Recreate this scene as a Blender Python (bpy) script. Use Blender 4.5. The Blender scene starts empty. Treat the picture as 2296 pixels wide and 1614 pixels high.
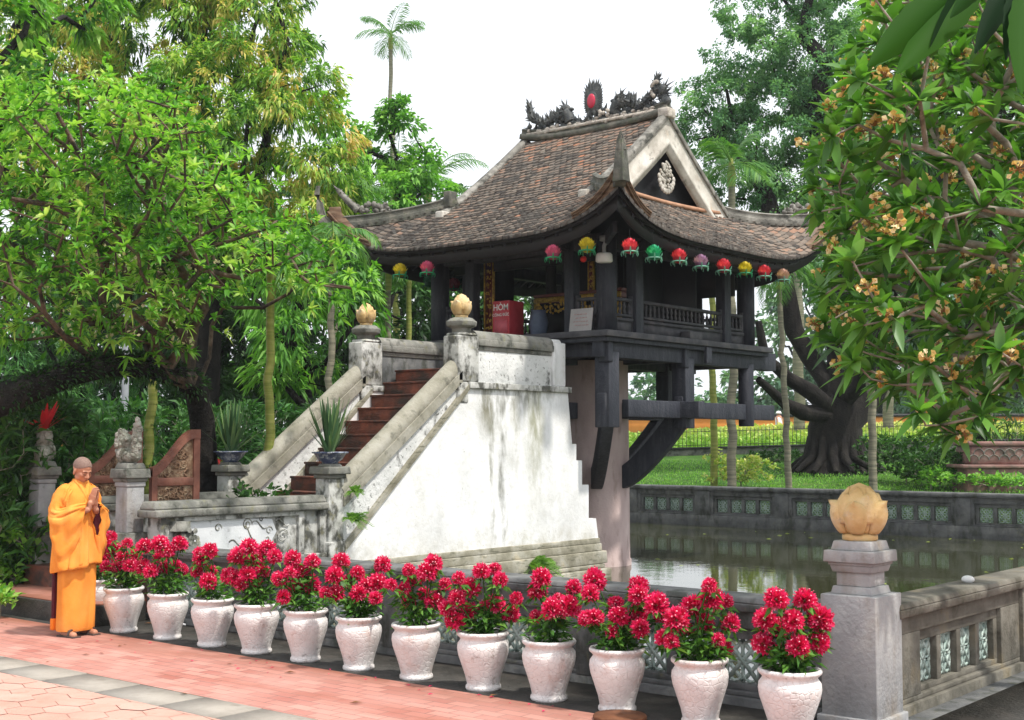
import bpy, math, random
import numpy as np
from mathutils import Vector, Matrix
rnd=random.Random(7); RS=np.random.RandomState(11)
S=bpy.context.scene; COL=S.collection
# ------------------------------------------------------------ camera
PSI=math.radians(39.7); FPX=2931.0; CXP=1148.0; CYP=807.0; HORZ=989.0   # pixels of the 2295-wide view of the photograph
PITCH=math.atan((HORZ-CYP)/FPX)
cam=bpy.data.cameras.new('camera'); camo=bpy.data.objects.new('camera',cam); COL.objects.link(camo)
cam.sensor_width=36; cam.lens=36*FPX/2295.0; cam.clip_end=2000; cam.clip_start=.05
camo.location=(0,0,1.8); camo.rotation_euler=(math.pi/2+PITCH,0,PSI); S.camera=camo
Fh=np.array([-math.sin(PSI),math.cos(PSI),0]); Rh=np.array([math.cos(PSI),math.sin(PSI),0]); Uz=np.array([0,0,1.])
FW=math.cos(PITCH)*Fh+math.sin(PITCH)*Uz; UP=-math.sin(PITCH)*Fh+math.cos(PITCH)*Uz; CAM=np.array([0,0,1.8])
def ray(x,y): return FW*FPX+Rh*(x-CXP)+UP*(CYP-y)
def at(x,y,F):
    d=ray(x,y); return CAM+d*(F/(d@Fh))
def onz(x,y,z):
    d=ray(x,y); return CAM+d*((z-1.8)/d[2])
def ony(x,y,Y):
    d=ray(x,y); return CAM+d*(Y/d[1])
def onx(x,y,X):
    d=ray(x,y); return CAM+d*(X/d[0])
# ------------------------------------------------------------ sky and sun
SUN_EL=math.radians(61.5); SUN_AZ=math.radians(4)      # azimuth measured from +x towards +y
w=bpy.data.worlds.new('World'); S.world=w; w.use_nodes=True; nt=w.node_tree
bg=nt.nodes['Background']; sky=nt.nodes.new('ShaderNodeTexSky'); sky.sky_type='NISHITA'; sky.sun_disc=False
sky.sun_elevation=SUN_EL; sky.sun_rotation=math.pi/2-SUN_AZ; sky.dust_density=6; sky.air_density=1.0; sky.ozone_density=1.0
hs=nt.nodes.new('ShaderNodeHueSaturation'); hs.inputs['Saturation'].default_value=.30; hs.inputs['Value'].default_value=1.0
mx=nt.nodes.new('ShaderNodeMix'); mx.data_type='RGBA'; mx.inputs[0].default_value=.68; mx.inputs[7].default_value=(9.6,10.0,10.5,1)
nt.links.new(sky.outputs[0],hs.inputs['Color']); nt.links.new(hs.outputs[0],mx.inputs[6]); nt.links.new(mx.outputs[2],bg.inputs[0]); bg.inputs[1].default_value=.145
sl=bpy.data.lights.new('sun','SUN'); sl.energy=3.9; sl.angle=math.radians(2.5); sl.color=(1,.95,.86)
so=bpy.data.objects.new('sun',sl); COL.objects.link(so)
sd=Vector((math.cos(SUN_EL)*math.cos(SUN_AZ),math.cos(SUN_EL)*math.sin(SUN_AZ),math.sin(SUN_EL)))
so.rotation_euler=sd.to_track_quat('Z','Y').to_euler(); so.location=(0,0,30)
S.view_settings.view_transform='Standard'; S.view_settings.look='None'; S.view_settings.exposure=.20; S.view_settings.gamma=1
# ------------------------------------------------------------ mesh helpers
class MB:
    def __init__(s): s.v=[];s.f=[];s.t=[];s.n=0
    def add(s,V,F,t=0.0):
        V=np.asarray(V,float).reshape(-1,3); F=np.asarray(F,int)
        s.v.append(V); s.f.append(F+s.n); s.t.append(np.broadcast_to(np.asarray(t,float),(len(F),)).copy()); s.n+=len(V)
    def mesh(s,name,mat,smooth=False,M=None):
        me=bpy.data.meshes.new(name)
        V=np.concatenate(s.v) if s.v else np.zeros((0,3))
        if M is not None: V=V@np.array(M)[:3,:3].T+np.array(M)[:3,3]
        me.vertices.add(len(V)); me.vertices.foreach_set('co',V.astype(np.float32).ravel())
        lt=np.concatenate([np.full(len(F),F.shape[1]) for F in s.f]); lp=np.concatenate([F.ravel() for F in s.f])
        me.loops.add(len(lp)); me.loops.foreach_set('vertex_index',lp.astype(np.int32))
        me.polygons.add(len(lt)); ls=np.concatenate([[0],np.cumsum(lt)[:-1]])
        me.polygons.foreach_set('loop_start',ls.astype(np.int32))
        try: me.polygons.foreach_set('loop_total',lt.astype(np.int32))
        except Exception: pass
        if smooth: me.polygons.foreach_set('use_smooth',np.ones(len(lt),bool))
        me.update(calc_edges=True)
        a=me.attributes.new('tint','FLOAT','FACE'); a.data.foreach_set('value',np.concatenate(s.t).astype(np.float32))
        if mat: me.materials.append(mat)
        return me
    def build(s,name,mat,parent=None,smooth=False,bev=0,M=None):
        o=bpy.data.objects.new(name,s.mesh(name,mat,smooth,M)); COL.objects.link(o); o.parent=parent
        if bev:
            b=o.modifiers.new('b','BEVEL'); b.width=bev; b.segments=2; b.limit_method='ANGLE'; b.angle_limit=.6
        return o
    def box(s,x0,x1,y0,y1,z0,z1,t=0,top=None):
        V=[(x0,y0,z0),(x1,y0,z0),(x1,y1,z0),(x0,y1,z0),(x0,y0,z1),(x1,y0,z1),(x1,y1,z1),(x0,y1,z1)]
        if top is not None:   # inset of the upper face
            V[4:]=[(x0+top,y0+top,z1),(x1-top,y0+top,z1),(x1-top,y1-top,z1),(x0+top,y1-top,z1)]
        s.add(V,[(0,3,2,1),(4,5,6,7),(0,1,5,4),(1,2,6,5),(2,3,7,6),(3,0,4,7)],t); return s
    def obox(s,c,ax,ay,az,t=0):  # oriented box, half axes
        c,ax,ay,az=[np.array(q,float) for q in(c,ax,ay,az)]
        V=[c+i*ax+j*ay+k*az for k in(-1,1) for j,i in((-1,-1),(-1,1),(1,1),(1,-1))]
        s.add(V,[(0,3,2,1),(4,5,6,7),(0,1,5,4),(1,2,6,5),(2,3,7,6),(3,0,4,7)],t); return s
    def bar(s,a,b,wd,h,t=0,up=(0,0,1)):
        a=np.array(a,float);b=np.array(b,float);d=b-a;L=np.linalg.norm(d);d/=L;u=np.array(up,float)
        r=np.cross(d,u);r/=np.linalg.norm(r);u=np.cross(r,d); return s.obox((a+b)/2,d*L/2,r*wd/2,u*h/2,t)
    def tube(s,P,R,n=8,t=0,cap=True,flat=1.0):
        P=np.array(P,float); R=np.broadcast_to(np.asarray(R,float),(len(P),))
        T=np.gradient(P,axis=0); T/=np.linalg.norm(T,axis=1)[:,None]+1e-9
        a=np.array([0,0,1.]) if abs(T[0][2])<.9 else np.array([1.,0,0])
        V=[];A=np.linspace(0,2*np.pi,n,endpoint=False)
        for p,tt,r in zip(P,T,R):
            x=np.cross(tt,a);x/=np.linalg.norm(x)+1e-9;a=np.cross(x,tt)
            V.append(p+r*(np.cos(A)[:,None]*x+flat*np.sin(A)[:,None]*a))
        k=len(P);I=np.arange(n);J=(I+1)%n
        F=np.concatenate([np.stack([i*n+I,i*n+J,(i+1)*n+J,(i+1)*n+I],1) for i in range(k-1)])
        s.add(np.concatenate(V),F,t)
        if cap:
            s.add(V[0],[list(range(n))[::-1]],t); s.add(V[-1],[list(range(n))],t)
        return s
    def lathe(s,prof,c=(0,0,0),n=24,t=0,sx=1,sy=1):
        A=np.linspace(0,2*np.pi,n,endpoint=False); V=np.concatenate([np.stack([c[0]+r*sx*np.cos(A),c[1]+r*sy*np.sin(A),np.full(n,c[2]+z)],1) for r,z in prof])
        I=np.arange(n);J=(I+1)%n
        F=np.concatenate([np.stack([i*n+I,i*n+J,(i+1)*n+J,(i+1)*n+I],1) for i in range(len(prof)-1)])
        s.add(V,F,t); return s
    def ell(s,c,r,n=12,m=8,t=0,M=None):
        P=[];A=np.linspace(0,2*np.pi,n,endpoint=False)
        for i in range(m+1):
            ph=np.pi*i/m; P.append(np.stack([np.sin(ph)*np.cos(A)*r[0],np.sin(ph)*np.sin(A)*r[1],np.full(n,-np.cos(ph)*r[2])],1))
        V=np.concatenate(P)
        if M is not None: V=V@np.array(M)[:3,:3].T
        V=V+np.array(c); I=np.arange(n);J=(I+1)%n
        F=np.concatenate([np.stack([i*n+I,i*n+J,(i+1)*n+J,(i+1)*n+I],1) for i in range(m)])
        s.add(V,F,t); return s
    def prism(s,poly,fn,d0,d1,t=0):   # polygon in 2D, fn(u,v,d)->xyz
        n=len(poly); V=[fn(u,v,d0) for u,v in poly]+[fn(u,v,d1) for u,v in poly]
        s.add(V,[[i,(i+1)%n,n+(i+1)%n,n+i] for i in range(n)],t)
        s.add(V[:n],[list(range(n))[::-1]],t); s.add(V[n:],[list(range(n))],t); return s
    def sweep(s,P,prof,t=0,up=(0,0,1),sc=None):  # closed profile (side,up) swept along path, kept upright
        P=np.array(P,float);T=np.gradient(P,axis=0);T/=np.linalg.norm(T,axis=1)[:,None];n=len(prof);V=[]
        sc=np.ones(len(P)) if sc is None else sc
        for p,tt,q in zip(P,T,sc):
            x=np.cross(tt,up);x/=np.linalg.norm(x)+1e-9;u=np.cross(x,tt)
            V.append([p+q*a*x+q*b*u for a,b in prof])
        V=np.array(V).reshape(-1,3);I=np.arange(n);J=(I+1)%n;k=len(P)
        F=np.concatenate([np.stack([i*n+I,i*n+J,(i+1)*n+J,(i+1)*n+I],1) for i in range(k-1)])
        s.add(V,F,t);s.add(V[:n],[list(range(n))[::-1]],t);s.add(V[-n:],[list(range(n))],t);return s
def tag(o,label,cat,group=None,kind=None):
    if label:o['label']=label
    if cat:o['category']=cat
    if group:o['group']=group
    if kind:o['kind']=kind
    return o
def thing(name,label,cat,loc=(0,0,0),group=None,rz=0):
    o=bpy.data.objects.new(name,None); COL.objects.link(o); o.location=loc; o.rotation_euler=(0,0,rz); o.empty_display_size=.1
    return tag(o,label,cat,group)
def struct(mb,name,mat,smooth=False,kind='structure',label=None):
    o=mb.build(name,mat,None,smooth); o['kind']=kind
    if label:o['label']=label
    return o
# ------------------------------------------------------------ materials
def ramp(nt,cols,fac):
    r=nt.nodes.new('ShaderNodeValToRGB'); e=r.color_ramp.elements
    pos=[c[0] for c in cols] if len(cols[0])==2 else [i/(len(cols)-1) for i in range(len(cols))]
    cc=[c[1] if len(c)==2 else c for c in cols]
    e[0].position=pos[0]; e[0].color=(*cc[0],1); e[1].position=pos[-1]; e[1].color=(*cc[-1],1)
    for p,c in list(zip(pos,cc))[1:-1]: q=e.new(p); q.color=(*c,1)
    nt.links.new(fac,r.inputs[0]); return r.outputs[0]
def coords(nt,sc=(1,1,1),obj=False):
    if obj: src=nt.nodes.new('ShaderNodeTexCoord').outputs['Object']
    else: src=nt.nodes.new('ShaderNodeNewGeometry').outputs['Position']
    m=nt.nodes.new('ShaderNodeMapping'); m.inputs['Scale'].default_value=sc; nt.links.new(src,m.inputs[0]); return m.outputs[0]
def noise(nt,scale,detail=6,sc=(1,1,1),obj=False,rough=.6):
    n=nt.nodes.new('ShaderNodeTexNoise'); n.inputs['Scale'].default_value=scale; n.inputs['Detail'].default_value=detail; n.inputs['Roughness'].default_value=rough
    nt.links.new(coords(nt,sc,obj),n.inputs['Vector']); return n.outputs[0]
def mixc(nt,fac,a,b,mode='MIX'):
    m=nt.nodes.new('ShaderNodeMix'); m.data_type='RGBA'; m.blend_type=mode
    if isinstance(fac,(int,float)): m.inputs[0].default_value=fac
    else: nt.links.new(fac,m.inputs[0])
    for i,c in((6,a),(7,b)):
        if isinstance(c,tuple): m.inputs[i].default_value=(*c,1)
        else: nt.links.new(c,m.inputs[i])
    return m.outputs[2]
def mr(nt,v,a,b,c=0,d=1):
    m=nt.nodes.new('ShaderNodeMapRange'); nt.links.new(v,m.inputs[0])
    for i,q in enumerate((a,b,c,d)): m.inputs[i+1].default_value=q
    return m.outputs[0]
def mth(nt,op,a,b=None):
    m=nt.nodes.new('ShaderNodeMath'); m.operation=op
    for i,q in enumerate((a,b)):
        if q is None: continue
        if isinstance(q,(int,float)): m.inputs[i].default_value=q
        else: nt.links.new(q,m.inputs[i])
    return m.outputs[0]
def attr(nt,name='tint'):
    a=nt.nodes.new('ShaderNodeAttribute'); a.attribute_name=name; return a.outputs['Fac']
def posz(nt):
    s=nt.nodes.new('ShaderNodeSeparateXYZ'); nt.links.new(nt.nodes.new('ShaderNodeNewGeometry').outputs['Position'],s.inputs[0]); return s.outputs
def base(name,rough=.7,spec=.3,metal=0):
    m=bpy.data.materials.new(name); m.use_nodes=True; nt=m.node_tree; b=nt.nodes['Principled BSDF']
    b.inputs['Roughness'].default_value=rough; b.inputs['Specular IOR Level'].default_value=spec; b.inputs['Metallic'].default_value=metal
    return m,nt,b
def bump(nt,b,h,st=.3,dist=.02):
    u=nt.nodes.new('ShaderNodeBump'); u.inputs['Strength'].default_value=st; u.inputs['Distance'].default_value=dist; nt.links.new(h,u.inputs['Height']); nt.links.new(u.outputs[0],b.inputs['Normal']); return u
def M(name,cols,scale=4,rough=.75,spec=.3,bmp=.25,bs=None,sc=(1,1,1),stains=(),tint=0,metal=0,dist=.02,obj=False):
    m,nt,b=base(name,rough,spec,metal)
    c=ramp(nt,cols,mr(nt,noise(nt,scale,7,sc,obj),.3,.7))
    if tint: c=mixc(nt,tint,c,ramp(nt,cols,attr(nt)))
    for col,s,ssc,lo,hi,am in stains:
        f=mr(nt,noise(nt,s,6,ssc,obj),lo,hi,0,am); c=mixc(nt,f,c,col)
    nt.links.new(c,b.inputs['Base Color'])
    if bmp: bump(nt,b,noise(nt,bs or scale*5,6,(1,1,1),obj),bmp,dist)
    return m
def leafm(name,cols,trans=.35,rough=.5,spec=.3,bright=1.0,tc=(1.15,1.25,.55)):
    m,nt,b=base(name,rough,spec); cols=[tuple(min(1,x*bright) for x in c) for c in cols]
    c=ramp(nt,cols,attr(nt)); nt.links.new(c,b.inputs['Base Color'])
    t=nt.nodes.new('ShaderNodeBsdfTranslucent'); nt.links.new(mixc(nt,1.0,c,tc,'MULTIPLY'),t.inputs[0])
    x=nt.nodes.new('ShaderNodeMixShader'); x.inputs[0].default_value=trans
    nt.links.new(b.outputs[0],x.inputs[1]); nt.links.new(t.outputs[0],x.inputs[2]); nt.links.new(x.outputs[0],nt.nodes['Material Output'].inputs[0]); return m
MT={}
DK=(.035,.037,.03)
MT['stone']=M('weathered_stone',[(.11,.11,.10),(.20,.20,.18),(.29,.28,.255)],3,.85,.2,.5,30,stains=[((.045,.05,.04),5,(1,1,1),.52,.66,.85),((.20,.19,.10),9,(1,1,1),.56,.7,.6)])
MT['darkstone']=M('damp_stone',[(.075,.078,.08),(.13,.133,.135),(.19,.19,.185)],4,.7,.3,.4,30,stains=[((.04,.045,.035),6,(1,1,.5),.5,.65,.8),((.15,.14,.07),11,(1,1,1),.6,.7,.5)])
MT['pillar']=M('grey_plaster',[(.24,.24,.245),(.315,.315,.32),(.39,.385,.375)],4,.8,.25,.45,34,stains=[((.17,.12,.07),4,(1,1,.35),.50,.70,.6),((.12,.12,.11),14,(1,1,.6),.6,.72,.5)])
MT['sidewall']=M('ochre_weathered_stone',[(.085,.08,.068),(.145,.135,.112),(.21,.198,.17)],3,.85,.2,.5,26,stains=[((.07,.065,.05),5,(1,1,1),.52,.66,.8),((.24,.18,.08),3,(1,1,.6),.58,.72,.5)])
MT['lotus']=M('sandstone_lotus',[(.46,.29,.11),(.58,.40,.18),(.66,.52,.32)],5,.6,.3,.4,40,stains=[((.42,.40,.37),8,(1,1,1),.56,.7,.5),((.25,.16,.07),14,(1,1,1),.6,.7,.5)])
def white_wall():
    m,nt,b=base('white_plaster_wall',.8,.2)
    c=ramp(nt,[(.71,.72,.73),(.78,.785,.79),(.82,.82,.815)],mr(nt,noise(nt,2.2,6),.3,.7))
    x,y,z=posz(nt)
    def band(y0,w,amp,z0,z1,col,c,nsc=6,zs=.35):
        d=mth(nt,'ABSOLUTE',mth(nt,'SUBTRACT',mth(nt,'ADD',y,mth(nt,'MULTIPLY',noise(nt,1.6,4,(1,1,1)),.35)),y0+.17)); f=mth(nt,'MULTIPLY',mr(nt,d,w,w*.3,0,1),mr(nt,noise(nt,nsc,6,(1,1,zs)),.40,.62,0,amp)); f=mth(nt,'MULTIPLY',f,mr(nt,z,z0,z1,0,1)); return mixc(nt,f,c,col)
    c=mixc(nt,mr(nt,noise(nt,1.3,6,(1,1,.6)),.48,.72,0,.55),c,(.48,.48,.46)); c=mixc(nt,mr(nt,noise(nt,7,7),.52,.7,0,.35),c,(.50,.49,.44)); c=mixc(nt,mr(nt,noise(nt,26,4,(1,1,.7)),.66,.72,0,.6),c,(.25,.25,.21))
    c=band(13.66,.08,.75,.2,.6,(.12,.12,.09),c); c=band(13.42,.06,.9,.3,.7,(.2,.2,.15),c); c=band(14.38,.30,.8,.5,1.9,(.27,.27,.17),c,5,.3); c=band(13.95,.14,.6,.9,2.1,(.28,.27,.18),c); c=band(13.4,.30,.9,1.7,2.2,(.20,.19,.13),c,7,.3)
    # grime right below the ledge
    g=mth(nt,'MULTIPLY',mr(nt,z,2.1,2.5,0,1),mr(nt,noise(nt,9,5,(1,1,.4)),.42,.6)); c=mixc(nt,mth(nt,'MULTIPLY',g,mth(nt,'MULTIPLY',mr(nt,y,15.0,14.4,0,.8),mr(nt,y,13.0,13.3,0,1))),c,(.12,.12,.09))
    b2=mth(nt,'MULTIPLY',mr(nt,z,.62,.3,0,1),mr(nt,noise(nt,4,5),.4,.6,0,.6)); c=mixc(nt,b2,c,(.33,.30,.2))
    nt.links.new(c,b.inputs['Base Color']); bump(nt,b,noise(nt,9,8),.35,.03); return m
MT['white']=white_wall()
MT['footband']=M('orange_brown_band',[(.30,.16,.10),(.45,.26,.17)],6,.8,.2,.3,20)
MT['medal']=M('white_medallion_plaster',[(.60,.62,.64),(.70,.71,.73)],3,.85,.2,.2,38,stains=[((.20,.20,.19),9,(1,1,1),.60,.70,.6)])
MT['relief']=M('mouldy_white_relief',[(.50,.51,.50),(.63,.635,.63),(.71,.71,.70)],3,.85,.2,.45,16,stains=[((.12,.12,.11),22,(1,1,1),.60,.66,.8),((.05,.05,.045),5,(1,1,.8),.60,.70,.85)],dist=.04)
MT['grime']=M('white_with_black_mould',[(.30,.30,.28),(.48,.48,.46),(.62,.62,.6)],4,.85,.2,.4,30,stains=[((.05,.05,.04),7,(1,1,.7),.46,.6,.9),((.27,.25,.13),10,(1,1,1),.55,.7,.5)])
MT['plinth']=M('mossy_plinth',[(.15,.14,.10),(.27,.255,.20),(.42,.41,.365)],3,.85,.2,.4,25,stains=[((.10,.10,.07),8,(.6,.6,3),.55,.66,.8),((.45,.36,.2),3,(1,1,1),.6,.7,.4)])
MT['rail']=M('handrail_cement',[(.20,.19,.145),(.30,.285,.235),(.38,.365,.32)],3,.85,.2,.45,24,stains=[((.09,.09,.07),7,(1,1,1),.55,.68,.7)])
MT['step']=M('red_terracotta_step',[(.07,.035,.028),(.15,.055,.038),(.27,.085,.05)],4,.75,.25,.35,30,stains=[((.04,.034,.03),3,(1,1,1.4),.42,.6,.9)])
MT['column']=M('pink_grey_column',[(.36,.275,.26),(.45,.35,.335),(.53,.43,.41)],2.5,.85,.2,.3,30,sc=(1,1,.4),stains=[((.20,.14,.12),7,(1,1,.3),.56,.68,.5)])
MT['wood']=M('dark_grey_wood',[(.016,.019,.029),(.028,.031,.043),(.050,.052,.064)],6,.6,.35,.6,22,sc=(2,2,.35),stains=[((.085,.085,.095),16,(1,1,.25),.60,.70,.5)])
MT['woodedge']=M('weathered_wood_edge',[(.035,.036,.044),(.058,.058,.066),(.10,.097,.10)],5,.7,.3,.3,14)
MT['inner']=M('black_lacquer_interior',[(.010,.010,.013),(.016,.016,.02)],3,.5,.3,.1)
MT['fascia']=M('eave_board',[(.016,.015,.018),(.030,.028,.030)],3,.6,.3,.3)
MT['ridge']=M('lime_ridge_coping',[(.11,.105,.095),(.20,.19,.17),(.34,.325,.295)],5,.85,.2,.4,30,stains=[((.045,.045,.04),6,(1,1,1),.5,.62,.85)])
MT['ridgedark']=M('sooty_ridge',[(.05,.052,.045),(.10,.10,.085),(.2,.18,.15)],6,.8,.25,.5,30,stains=[((.08,.10,.05),8,(1,1,1),.55,.7,.6)])
MT['hipbrown']=M('brown_layered_hip',[(.06,.036,.024),(.13,.075,.045),(.22,.16,.11)],3,.75,.25,.4,18,sc=(1,1,6))
MT['gable']=M('gable_limewash',[(.28,.255,.22),(.44,.41,.365),(.58,.55,.505)],3,.8,.2,.35,30,stains=[((.08,.08,.07),5,(1,1,1),.56,.68,.8),((.40,.28,.17),4,(1,1,1),.6,.72,.45)])
MT['dragon']=M('dark_ceramic_dragon',[(.025,.03,.035),(.055,.06,.062),(.13,.13,.12)],9,.55,.4,.7,50)
MT['paledragon']=M('pale_ceramic_scroll',[(.25,.22,.19),(.45,.40,.35),(.58,.53,.47)],12,.7,.3,.7,50)
def tile_mat():
    m,nt,b=base('clay_roof_tiles',.8,.25)
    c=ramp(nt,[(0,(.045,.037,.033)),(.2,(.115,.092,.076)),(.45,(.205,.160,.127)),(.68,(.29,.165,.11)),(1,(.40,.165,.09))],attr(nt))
    c=mixc(nt,mr(nt,noise(nt,14,5),.5,.7,0,.4),c,(.25,.25,.23))
    c=mixc(nt,mr(nt,noise(nt,1.3,5),.56,.68,0,.6),c,(.07,.065,.06))
    nt.links.new(c,b.inputs['Base Color']); bump(nt,b,noise(nt,60,4),.4,.01); return m
MT['tile']=tile_mat()
MT['gold']=M('gilded_carving',[(.28,.15,.03),(.55,.34,.06),(.78,.55,.12)],25,.4,.5,.8,60,metal=.5)
MT['redlac']=M('red_lacquer',[(.10,.015,.012),(.16,.03,.02)],6,.4,.4,.1)
MT['redbox']=M('red_painted_box',[(.42,.03,.05),(.55,.05,.07)],4,.45,.4,.1)
MT['signgrey']=M('grey_board',[(.30,.29,.29),(.38,.36,.36)],5,.6,.3,.1)
MT['whitepaint']=M('white_paint',[(.72,.72,.72),(.8,.8,.8)],5,.5,.4,.05)
MT['metal']=M('grey_metal',[(.28,.3,.33),(.4,.42,.46)],5,.45,.5,.1)
MT['black']=M('black_iron',[(.012,.013,.014),(.03,.03,.03)],8,.6,.4,.2)
MT['gatewood']=M('varnished_gate_wood',[(.10,.036,.024),(.17,.06,.04),(.27,.12,.08)],4,.5,.4,.3,20)
MT['carve']=M('carved_gate_panel',[(.07,.035,.022),(.19,.11,.065),(.36,.27,.18)],14,.6,.3,.6,50)
MT['jade']=M('green_glazed_lattice',[(.20,.28,.25),(.33,.42,.38),(.48,.56,.52)],12,.4,.5,.3,40)
MT['lion']=M('lichen_stone_figure',[(.20,.20,.16),(.36,.36,.31),(.52,.51,.47)],9,.9,.2,1.0,45,stains=[((.10,.10,.07),12,(1,1,1),.54,.66,.8)],dist=.04)
MT['bark']=M('dark_bark',[(.009,.008,.009),(.018,.016,.015),(.035,.031,.027)],6,.9,.15,.9,25,sc=(1,1,.5),dist=.05)
MT['barkbrown']=M('mossy_brown_bark',[(.05,.035,.025),(.12,.085,.06),(.22,.17,.13)],6,.85,.2,.8,30,stains=[((.03,.03,.028),4,(1,1,1),.5,.62,.85)],dist=.04)
MT['barkgrey']=M('grey_frangipani_bark',[(.13,.115,.09),(.23,.205,.165),(.33,.30,.25)],8,.8,.25,.5,35,stains=[((.08,.075,.06),12,(1,1,1),.56,.66,.6)])
MT['palmtrunk']=M('ringed_palm_trunk',[(.12,.12,.09),(.22,.21,.15),(.32,.29,.22)],3,.8,.2,.5,12,sc=(.5,.5,8))
MT['palmgreen']=M('green_palm_shaft',[(.14,.18,.03),(.25,.28,.06),(.33,.33,.11)],3,.6,.3,.3,12,sc=(.5,.5,8))
MT['soil']=M('dark_wet_soil',[(.018,.017,.015),(.035,.032,.028),(.06,.052,.045)],5,.6,.4,.6,30)
MT['potsoil']=M('potting_soil',[(.02,.014,.01),(.05,.035,.025)],30,.9,.1,1,80)
MT['cloth']=M('saffron_cloth',[(.72,.24,.035),(.80,.30,.055),(.85,.36,.09)],3,.85,.12,.55,7,obj=True,dist=.05)
_m=MT['cloth']; _nt=_m.node_tree; _b=_nt.nodes['Principled BSDF']; bump(_nt,_b,mth(_nt,'ADD',noise(_nt,6.5,1,(1,1,.30),True,.3),mth(_nt,'MULTIPLY',noise(_nt,90,2,(1,1,1),True),.03)),1.0,.10)
MT['clothin']=M('dark_plum_lining',[(.06,.012,.02),(.10,.02,.03)],8,.8,.15,.2)
MT['clothdeep']=M('deep_orange_cloth',[(.75,.17,.02),(.85,.24,.03)],8,.8,.15,.2)
MT['skin']=M('warm_brown_skin',[(.38,.17,.10),(.45,.21,.13),(.50,.25,.16)],8,.55,.35,.1,90)
MT['stubble']=M('shaved_hair_stubble',[(.17,.11,.09),(.24,.16,.13)],60,.7,.25,.2,200)
MT['dark']=M('dark_hair',[(.015,.012,.01),(.03,.022,.018)],30,.6,.3,.1)
MT['sandal']=M('brown_sandal',[(.05,.035,.03),(.09,.06,.05)],20,.6,.3,.2)
def pot_mat():
    m,nt,b=base('white_glazed_pot',.45,.4)
    c=ramp(nt,[(.60,.56,.55),(.72,.69,.68),(.78,.76,.75)],mr(nt,noise(nt,6,6),.3,.7))
    c=mixc(nt,mr(nt,noise(nt,7,5),.55,.72,0,.55),c,(.55,.36,.30)); c=mixc(nt,mr(nt,noise(nt,22,5),.6,.7,0,.6),c,(.28,.24,.22))
    nt.links.new(c,b.inputs['Base Color'])
    x_,y_,z_=posz(nt); c=mixc(nt,mth(nt,'MULTIPLY',mr(nt,z_,.20,.0,0,1),mr(nt,noise(nt,14,6),.36,.58,0,.95)),c,(.16,.13,.11))
    v=nt.nodes.new('ShaderNodeTexVoronoi'); v.feature='DISTANCE_TO_EDGE'; v.inputs['Scale'].default_value=26; nt.links.new(coords(nt,(1,1,1),True),v.inputs['Vector'])
    bump(nt,b,mr(nt,v.outputs[0],0,.10),.5,.006); return m
MT['pot']=pot_mat()
MT['bluepot']=M('blue_glazed_bowl',[(.02,.03,.07),(.06,.08,.16),(.38,.42,.5)],9,.3,.5,.1,stains=[((.45,.48,.52),16,(1,1,1),.57,.6,.8)])
MT['petal']=leafm('crimson_petals',[(.48,.008,.045),(.76,.016,.11),(.88,.045,.21),(.95,.42,.52)],.25,.55,tc=(1.1,.8,1.0))
MT['potleaf']=leafm('flower_pot_leaves',[(.03,.10,.015),(.07,.20,.03),(.16,.33,.06)],.3)
MT['mango']=leafm('mango_leaves',[(.03,.09,.02),(.10,.24,.03),(.24,.40,.06),(.44,.44,.11),(.55,.38,.15)],.42,.5,.3,1.25)
MT['bright']=leafm('bright_green_leaves',[(.03,.11,.018),(.10,.28,.03),(.22,.44,.06),(.42,.55,.17)],.45,.5,.3,1.15)
MT['lime']=leafm('fresh_green_leaves',[(.05,.16,.03),(.14,.34,.05),(.28,.50,.11)],.45,.5,.3,1.2)
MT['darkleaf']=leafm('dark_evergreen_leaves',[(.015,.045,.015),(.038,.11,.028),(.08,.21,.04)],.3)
MT['bamboo']=leafm('bamboo_like_leaves',[(.02,.07,.025),(.06,.19,.05),(.14,.33,.09)],.35)
MT['fine']=leafm('fine_grey_green_leaves',[(.08,.19,.10),(.16,.34,.17),(.28,.48,.25)],.5,.7,.1)
MT['hazy']=leafm('distant_green_leaves',[(.07,.15,.10),(.13,.26,.15),(.22,.38,.20)],.3,.7,.1)
MT['frangi']=leafm('glossy_frangipani_leaves',[(.03,.09,.02),(.07,.20,.028),(.15,.35,.055),(.14,.24,.16)],.46,.42,.4)
MT['frangiflower']=leafm('yellow_brown_blossom',[(.25,.11,.04),(.55,.36,.09),(.78,.62,.24),(.84,.74,.52)],.3,tc=(1,.9,.6))
MT['cream']=leafm('cream_blossom',[(.70,.60,.38),(.80,.75,.60)],.3)
MT['redleaf']=leafm('red_bract_leaves',[(.50,.015,.02),(.70,.04,.06)],.3)
MT['snake']=leafm('snake_plant_leaves',[(.03,.08,.03),(.07,.16,.07),(.20,.30,.12)],.15,.4)
MT['fern']=leafm('fern_fronds',[(.12,.30,.05),(.30,.50,.12)],.35)
MT['palmleaf']=leafm('palm_fronds',[(.03,.11,.03),(.09,.24,.05),(.22,.40,.08)],.35,.45)
MT['hedge']=leafm('yellow_green_hedge_leaves',[(.20,.38,.05),(.42,.55,.12),(.65,.62,.22)],.35)
MT['orange']=M('orange_plaster_wall',[(.70,.24,.04),(.80,.31,.07)],2,.8,.2,.1)
MT['pinkstone']=M('pink_stone_planter',[(.20,.11,.10),(.30,.17,.15),(.38,.27,.24)],3,.85,.2,.4,20,stains=[((.14,.13,.11),4,(1,1,1),.5,.64,.8)])
def mcol(name,c,rough=.5): return M(name,[tuple(x*.8 for x in c),c],20,rough,.35,.1)
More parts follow.
